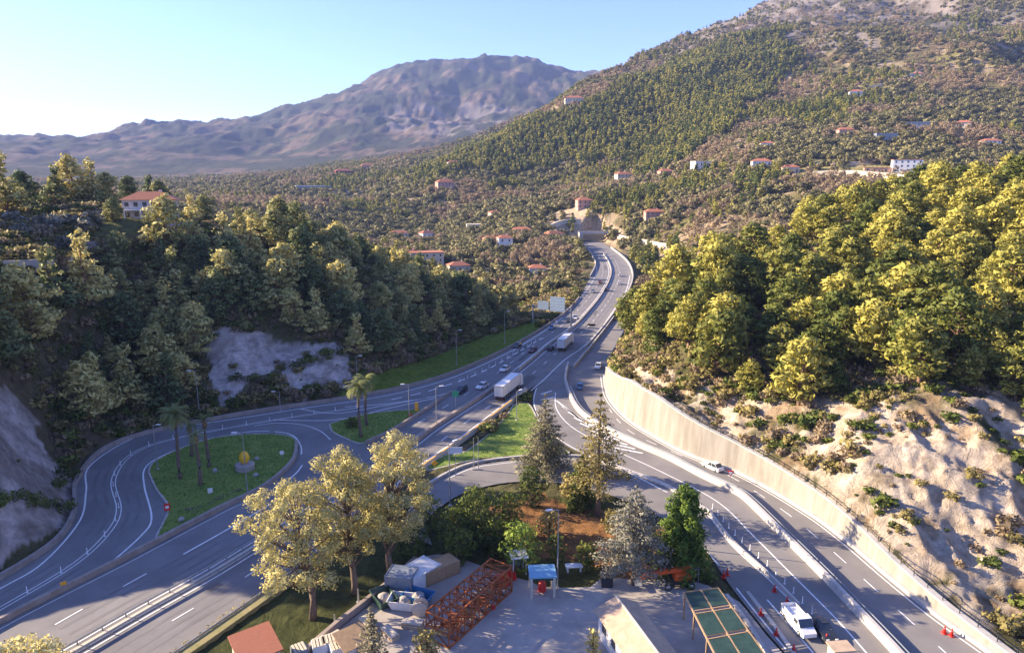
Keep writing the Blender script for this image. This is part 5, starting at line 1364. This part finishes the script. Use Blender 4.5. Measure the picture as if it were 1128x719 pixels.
def container(px, py, d, rz, m_, label, name='container', cat='container', doors=True):
    e = empty(name, P(px, py, 0)+Vector((0,0,0.03)), label, cat, None, rz); w_, l_, h_ = d
    q = MB(); q.box((0,0,h_/2), (w_,l_,h_-.1)); q.build('body', m_, e)
    q = MB()
    for sx in (-1,1):
        for k in range(int(l_/0.5)): q.box((sx*(w_/2+.02), -l_/2+.3+k*.5, h_/2), (.05,.22,h_*.85))
        for sy in (-1,1): q.bar((sx*w_/2,sy*l_/2,0), (sx*w_/2,sy*l_/2,h_), .07)
        q.bar((sx*w_/2,-l_/2,h_-.03), (sx*w_/2,l_/2,h_-.03), .07)
    q.build('frame', m_, e)
    if doors:
        q = MB(); q.box((0,-l_/2-.03,h_*.48), (w_*.8,.05,h_*.8)); q.bar((0,-l_/2-.08,.2), (0,-l_/2-.08,h_-.2), .03); q.build('door', greyp, e)
    return e
container(443, 648, (3.6,3.0,2.6), -0.2, greyp, 'grey container with a white snowy looking top beside the blue skip')
container(462, 640, (3.4,5.0,2.2), -0.7, white, 'white site cabin behind the blue skip')
container(483, 634, (2.6,5.4,2.0), -0.9, tanwood, 'open topped orange and tan crate behind the steel frame', doors=False)
def skip(px, py, rz, m_, label):
    e = empty('skip', P(px, py, 0)+Vector((0,0,.03)), label, 'skip', None, rz); q = MB()
    q.add([(-1,-1.3,.1),(1,-1.3,.1),(1,1.3,.1),(-1,1.3,.1),(-1.2,-1.9,1.3),(1.2,-1.9,1.3),(1.2,1.9,1.3),(-1.2,1.9,1.3)], [(3,2,1,0),(0,1,5,4),(1,2,6,5),(2,3,7,6),(3,0,4,7)]); q.build('tub', m_, e)
    q = MB(); 
    for a, b_ in (((-1.2,-1.9,1.3),(1.2,-1.9,1.3)),((1.2,-1.9,1.3),(1.2,1.9,1.3)),((1.2,1.9,1.3),(-1.2,1.9,1.3)),((-1.2,1.9,1.3),(-1.2,-1.9,1.3))): q.bar(a, b_, .08)
    q.build('rim', m_, e); q = MB(); q.lathe([(0.9,.6),(.8,1.1),(.3,1.45),(0,1.5)], n=9); q.build('rubble', rockm, e)
skip(461, 663, 1.2, bluep, 'blue skip full of rubble beside the grey container')
skip(423, 664, 0.6, MATS['green_roofing'], 'green skip left of the grey container')
skip(445, 668, 1.4, white, 'white sack filled skip in front of the grey container')
e = empty('cable_drum', P(463, 676, 0)+Vector((0,0,.03)), 'wooden cable drum standing beside the blue skip', 'cable drum')
q = MB(); q.lathe([(0.5,-.5),(0.5,.5)], (0,0,1.0), 14, axis='Y'); q.build('core', tanwood, e)
for y in (-.55,.55):
    q = MB(); q.lathe([(1.0,-.05),(1.0,.05)], (0,y,1.0), 18, axis='Y'); q.build('flange', cream, e)
# stacks of timber, sheets and barrels
rnd = random.Random(9)
items = [(455,690,'stack of grey boards lying in the lit yard','timber_stack'),(430,700,'stack of tan boards near the yard wall','timber_stack'),(376,706,'pile of boards beside the white crates at the bottom','timber_stack'),(405,690,'low pile of pale boards at the foot of the wall','timber_stack'),(500,622,'pile of boards behind the orange frame','timber_stack')]
for x, y, lab, nm in items:
    e = empty(nm, P(x, y, 0)+Vector((0,0,.03)), lab, 'timber stack', None, rnd.uniform(0,3))
    for k in range(5):
        q = MB(); q.box((rnd.uniform(-.1,.1), rnd.uniform(-.1,.1), .1+k*.16), (1.1,2.6,.14), rnd.uniform(-.05,.05)); q.build('board', tanwood if k % 2 else cream, e)
for k, (x, y, rz) in enumerate([(352,716,0.4),(362,712,0.4),(372,719,0.5),(383,716,0.5),(330,722,0.6)]):
    e = empty('crate', P(x, y, 0)+Vector((0,0,.03)), ['leftmost white crate at the bottom of the yard wall','second white crate, touching the leftmost one','third white crate, closest to the bottom edge','rightmost white crate beside the young spruce','grey crate lying near the terracotta hut'][k], 'crate', None, rz)
    q = MB(); q.box((0,0,.1), (1.6,1.6,.2)); 
    for sx in (-1,1):
        q.box((sx*.77,0,.65), (.08,1.6,.9)); q.box((0,sx*.77,.65), (1.44,.08,.9))
    q.build('box', white if k < 4 else greyp, e); q = MB()
    for j in range(4): q.box((-.55+j*.37,0,1.14), (.26,1.66,.05))
    q.build('slat', cream, e)
# awning with orange cloth
e = empty('awning', P(390, 718, 0), 'low shelter with an orange tan sloping cover left of the young spruce', 'awning', None, 0.7)
for x in (-1.6,1.6):
    for y in (-1.2,1.2):
        q = MB(); q.bar((x,y,0), (x,y,2.0+0.3*y), .06); q.build('post', tanwood, e)
q = MB(); q.box((0,0,2.1), (3.8,3.2,.08), rx=.24); q.build('cover', tanwood, e)
# small shelter with blue roof and red machine
e = empty('shelter', P(597, 652, 0)+Vector((0,0,.03)), 'small open shelter with tan posts and a pale blue roof in the yard', 'shelter', None, 0.05)
for x in (-1.5,1.5):
    for y in (-1.2,1.2):
        q = MB(); q.box((x,y,1.5), (.32,.32,3.0)); q.build('post', cream, e)
q = MB(); q.box((0,0,3.1), (3.6,3.0,.22)); q.build('roof', mat('pale_blue_roof',(0.22,0.42,0.55),(0.18,0.36,0.5)), e)
q = MB(); q.box((0,-1.2,2.7), (3.0,.12,.4)); q.build('fascia', greenroof, e)
e = empty('pressure_tank', P(597, 652, 0)+Vector((0,0,.03)), 'red tank standing inside the blue roofed shelter', 'tank')
q = MB(); q.lathe([(.3,.1),(.55,.3),(.55,1.4),(.3,1.7),(.1,1.75)], n=14); q.build('tank', redp, e); q = MB(); q.bar((0,0,1.7), (0,0,2.0), .08); q.build('valve', steel, e)
e = empty('booth', P(571, 629, 0)+Vector((0,0,.03)), 'small white booth frame behind the red barriers', 'booth', None, .2)
for x in (-.9,.9):
    for y in (-.9,.9):
        q = MB(); q.box((x,y,1.3), (.14,.14,2.6)); q.build('post', white, e)
q = MB(); q.box((0,0,2.65), (2.4,2.4,.15)); q.build('roof', white, e); q = MB(); q.box((0,.8,1.2), (1.7,.08,1.6)); q.build('back_panel', greyp, e)
for k, (x, y) in enumerate([(549,641),(554,638),(559,640),(563,637),(556,645)]):
    e = empty('water_barrier', P(x, y, 0)+Vector((0,0,.03)), 'red plastic road barrier stored at the end of the orange steel frame', 'barrier', 'red barriers stored in the yard', k*.9)
    q = MB(); q.add([(-.7,-.3,0),(.7,-.3,0),(.7,.3,0),(-.7,.3,0),(-.65,-.1,1.1),(.65,-.1,1.1),(.65,.1,1.1),(-.65,.1,1.1)], [(3,2,1,0),(4,5,6,7),(0,1,5,4),(1,2,6,5),(2,3,7,6),(3,0,4,7)]); q.build('body', redp, e)
    q = MB(); q.box((0,0,.15), (1.5,.7,.14)); q.build('foot', redp, e)
e = empty('bench_table', P(632, 628, 0), 'white concrete table on the lawn right of the tall lamp post', 'table', None, .1)
q = MB(); q.box((0,0,.8), (2.4,1.1,.14)); q.build('table_top', white, e)
for x in (-.9,.9):
    q = MB(); q.box((x,0,.37), (.2,.9,.74)); q.build('leg', white, e)
e = empty('litter_bin', P(668, 644, 0), 'dark square bin at the edge of the lawn', 'bin')
q = MB(); q.box((0,0,.7), (1.5,1.3,1.4), taper=1.08); q.build('body', darkp, e); q = MB(); q.box((0,0,1.46), (1.7,1.5,.1)); q.build('lid', black, e)
# orange telescopic lift
def lift():
    c = P(741, 645, 0)+Vector((0,0,.03)); e = empty('telescopic_lift', c, 'orange telescopic boom lift with black wheels parked beside the silver cedar', 'boom lift', None, 0.08)
    q = MB(); q.box((1.0,0,.95), (2.6,1.9,.5)); q.build('chassis', black, e)
    q = MB(); q.box((1.1,0,1.7), (2.3,1.6,.95), taper=.9); q.build('engine_cover', orangep, e)
    q = MB(); q.box((-.6,0,2.35), (6.2,.55,.6), ry=-.1); q.box((-3.9,0,1.75), (1.5,.4,.42), ry=-.75); q.build('boom', orangep, e)
    q = MB(); q.box((-4.9,0,.75), (.9,1.6,.08))
    for x in (-5.3,-4.5):
        for y in (-.75,.75): q.bar((x,y,.7), (x,y,1.7), .04)
    for y in (-.75,.75): q.bar((-5.3,y,1.7), (-4.5,y,1.7), .04)
    q.bar((-5.3,-.75,1.7), (-5.3,.75,1.7), .04); q.build('basket', greyp, e)
    wheels(e, (-1.0+1.0-.95, 2.2), (-.95, .95), .5, .35)
    for ch in e.children:
        if ch.name.startswith('wheel'): ch.rotation_euler.z = math.pi/2
lift()
for k, (x, y) in enumerate([(765,640),(770,634),(760,646)]):
    e = empty('equipment_rack', P(x, y, 0)+Vector((0,0,.03)), ['pale upright rack right of the orange lift','pale upright rack nearest the shaded lane','low pale rack in front of the orange lift'][k], 'rack')
    for sx in (-.5,.5):
        q = MB(); q.bar((sx,0,0), (sx,0,2.4-k*.4), .07); q.build('post', steel, e)
    q = MB(); q.box((0,0,1.2), (1.0,.5,.08)); q.box((0,0,2.0-k*.4), (1.0,.5,.08)); q.build('shelf', steel, e)
# green roofed canopy
def canopy():
    h = 3.6
    A = P(753, 652, h); B = P(791, 647, h); C = P(850, 724, h); D_ = P(800, 735, h)
    e = empty('canopy', (A.x, A.y, 0), 'long open canopy with tan frame and dark green roof panels over the toll lanes', 'canopy'); o = Vector((A.x, A.y, 0))
    L0 = (P(795,735,h)-A); R0 = (P(845,724,h)-B)
    def pt(u_, v, z): 
        a = A+L0*u_; b_ = B+R0*u_; p = a.lerp(b_, v)-o; p.z = z; return p
    q = MB()
    for v in (0,0.5,1): q.bar(pt(0,v,h), pt(1.15,v,h), .11)
    for u_ in (0,.28,.32,.62,.66,1.0): q.bar(pt(u_,0,h), pt(u_,1,h), .09)
    q.build('beam', tanwood, e)
    for u_ in (0.02,.3,.64,1.0):
        for v in (0.02,.98):
            q = MB(); p0 = pt(u_,v,0); p1 = pt(u_,v,h); q.bar(p0, p1, .12); q.build('post', tanwood, e)
    for u0, u1 in ((.02,.26),(.34,.62),(.68,.98)):
        for v0, v1 in ((.03,.47),(.53,.97)):
            if u0 == .02: v0, v1 = v0, v1
            q = MB(); z = h+.1; ps = [pt(u0,v0,z),pt(u1,v0,z),pt(u1,v1,z),pt(u0,v1,z)]; lo = [p-Vector((0,0,.08)) for p in ps]
            q.add(ps+lo, [(0,1,2,3),(7,6,5,4),(0,4,5,1),(1,5,6,2),(2,6,7,3),(3,7,4,0)]); q.build('roof_panel', greenroof, e)
canopy()
# lane dividers of the toll lanes
for q_, lab in (([(800,655),(822,684),(845,720)],'pale kerb island between the canopy and the first toll lane'),([(823,652),(850,686),(878,725)],'pale kerb island left of the white pickup van')):
    barrier('toll_island', W(q_), 0.25, 0.5, concrete_white, lab, 'kerb')
e = empty('toll_booth', P(925, 722, 0), 'low tan topped booth at the bottom edge right of the dark shape put in for the van shadow', 'booth', None, .1)
q = MB(); q.box((0,0,.6), (2.2,1.5,1.2)); q.build('wall', cream, e); q = MB(); q.box((0,0,1.28), (2.6,1.9,.14)); q.build('roof', tanroof, e)

# ------------------------------------------------------------------ houses
def house(px, py, Y, w_, d_, h_, rz, wallc, label, roofc=rooft, storeys=2, flat=False, nwin=4, name='house', terrace=None, sink=2.5):
    p = hit(px, py, *Y); z = float(ground(p.x, p.y)[0])-(0.0 if terrace else 1.0)
    e = empty(name, (p.x, p.y, z), label, 'house', None, rz-math.atan2(p.x, p.y))
    q = MB(); q.box((0,0,(h_-sink)/2), (w_,d_,h_+sink)); q.build('wall', wallc, e)
    if flat:
        q = MB(); q.box((0,0,h_+.2), (w_+.6,d_+.6,.4)); q.build('roof', roofc, e)
    else:
        q = MB(); x = w_/2+.8; y = d_/2+.8; r_ = min(w_, d_)*.26; rx = max(0.2, w_/2-d_/2*.9)
        q.add([(-x,-y,h_),(x,-y,h_),(x,y,h_),(-x,y,h_),(-rx,0,h_+r_),(rx,0,h_+r_)], [(3,2,1,0),(0,1,5,4),(1,2,5),(2,3,4,5),(3,0,4)]); rf = q.build('roof', roofc, e)
        q = MB(); q.box((w_*.2,d_*.1,h_+r_*.9), (.9,.9,1.4)); q.build('chimney', wallc, rf)
    for s in range(storeys):
        zz = h_*(s+.5)/storeys
        for k in range(nwin):
            x = -w_/2+w_*(k+.5)/nwin
            q = MB(); q.box((x,-d_/2-.0,zz), (1.1,.14,h_/storeys*.48)); q.build('window', glassd, e)
        for k in range(2):
            q = MB(); q.box((-w_/2,-d_/4+k*d_/2,zz), (.14,1.1,h_/storeys*.45)); q.build('window', glassd, e)
    if terrace:
        q = MB(); q.box((0,-d_/2-1.2,h_/storeys-.1), (w_*.95,2.4,.25)); q.build('balcony', white, e)
        q = MB(); 
        for k in range(14): q.bar((-w_*.46+k*w_*.92/13,-d_/2-2.3,h_/storeys), (-w_*.46+k*w_*.92/13,-d_/2-2.3,h_/storeys+.95), .04)
        q.bar((-w_*.47,-d_/2-2.3,h_/storeys+.95), (w_*.47,-d_/2-2.3,h_/storeys+.95), .06); q.build('railing', white, e)
        for k in range(4):
            x = -w_*.45+k*w_*.3; q = MB(); q.box((x,-d_/2-2.2,h_/storeys/2-.1), (.3,.3,h_/storeys)); q.build('column', white, e)
    return e
house(168, 240, (150, 400), 14.2, 9, 5.6, -0.12, mat('rose_white_plaster', (0.62,0.53,0.49), (0.55,0.46,0.42)), 'two storey pinkish white villa with terracotta hip roof among the trees at the top left', nwin=6, terrace=True, name='villa')
for (xy, Yr, w_, d_, h_, rz, m_, lab, rc, st, fl) in HS:
    house(xy[0], xy[1], Yr, w_*1.1, d_*1.1, h_*1.1, rz, m_, lab, rc, st, fl, nwin=max(2, int(w_/3.5)))
# retaining walls of pale stone on the valley sides and on the left hill
def hillwall(pts, Yr, h, label, m_=concrete, t=0.6):
    ps = [hit(x, y, *Yr) for x, y in pts]; ps = [Vector(p) for p in spline([tuple(p) for p in ps], 6)]
    return barrier('terrace_wall', ps, h, t, m_, label, 'wall', z0=-1.5)
hillwall([(0,298),(30,297),(60,294),(82,290)], (130, 220), 2.2, 'long pale blue white boundary wall on the left hillside', concrete_white)
hillwall([(0,277),(60,272),(110,270)], (140, 260), 1.2, 'low dark garden wall above the pale boundary wall at left', stonekerb)
hillwall([(895,194),(930,193),(975,196),(1010,200)], (350, 900), 4, 'long pale terrace wall under the white villa at right', cream)
hillwall([(1012,186),(1030,189),(1042,191)], (350, 900), 3, 'white ramp wall sloping away right of the white villa', concrete_white)
hillwall([(606,252),(620,247),(640,246)], (500, 900), 4, 'sunlit cutting wall left of the far overpass', cream, 2)
hillwall([(680,262),(710,268),(735,273)], (420, 900), 3, 'pale terrace wall right of the far overpass', cream)

for q_, Yr_, h_, lab in (([(880,106),(930,101),(980,92),(1015,78)],(600,1300),2.5,'pale dry stone terrace wall climbing below the summit at upper right'),([(1062,122),(1128,119)],(450,1100),2.0,'upper terrace wall of the green plots at the right edge'),
      ([(1060,137),(1128,134)],(450,1100),2.0,'middle terrace wall of the green plots at the right edge'),([(1058,152),(1128,149)],(450,1000),2.0,'lower terrace wall of the green plots at the right edge'),([(790,196),(830,201),(862,203)],(420,900),2.2,'terrace wall between the low white house and the pines'),
      ([(700,216),(735,206),(760,200)],(500,1000),2.2,'terrace wall rising right of the wooded spur foot'),([(490,302),(530,299),(570,297)],(380,700),2.0,'terrace wall in the valley beyond the left wood'),([(500,279),(550,277),(590,276)],(400,800),1.8,'garden wall below the bright white house'),
      ([(870,118),(910,113),(950,104)],(600,1200),2.2,'short terrace wall under the climbing one'),([(340,214),(400,212),(440,216)],(600,1300),2.5,'long pale field wall on the left valley shoulder'),([(900,182),(950,180),(985,178)],(380,900),2.0,'terrace wall just above the pink annex')):
    hillwall(q_, Yr_, h_, lab, cream)
# pines and olives round the villa
for i, (px, py, Y, h) in enumerate([(138,266,190,0.35),(158,272,186,0.32),(182,268,190,0.35),(206,262,196,0.7),(126,256,200,0.6),(215,268,190,0.8)]):
    p = atY(px, py, Y); z = float(ground(p.x, p.y)[0])
    tree('pine_tree', (p.x, p.y, z-0.3), PV_L[i % 6], 'low bushy pine just below the villa at top left', 'pine tree', 'bushy pines below the villa', h, i*1.9)
ob_ = protos('olive')
for me_ in ob_: me_.materials[0] = f_silver
for i, (px, py, Y) in enumerate([(14,240,185),(32,240,187),(46,239,190),(60,238,188),(76,240,192),(92,240,190),(104,243,194),(22,252,175),(70,254,180)]):
    p = atY(px, py, Y); z = float(ground(p.x, p.y)[0]); o = bpy.data.objects.new('olive_tree', ob_[i % 3]); COL.objects.link(o); o.location = (p.x, p.y, z-0.2); o.scale = (1.1,)*3; o.rotation_euler.z = i
    tag(o, 'silvery round olive tree on the garden terrace left of the villa', 'olive tree', 'olive trees on the villa terrace')
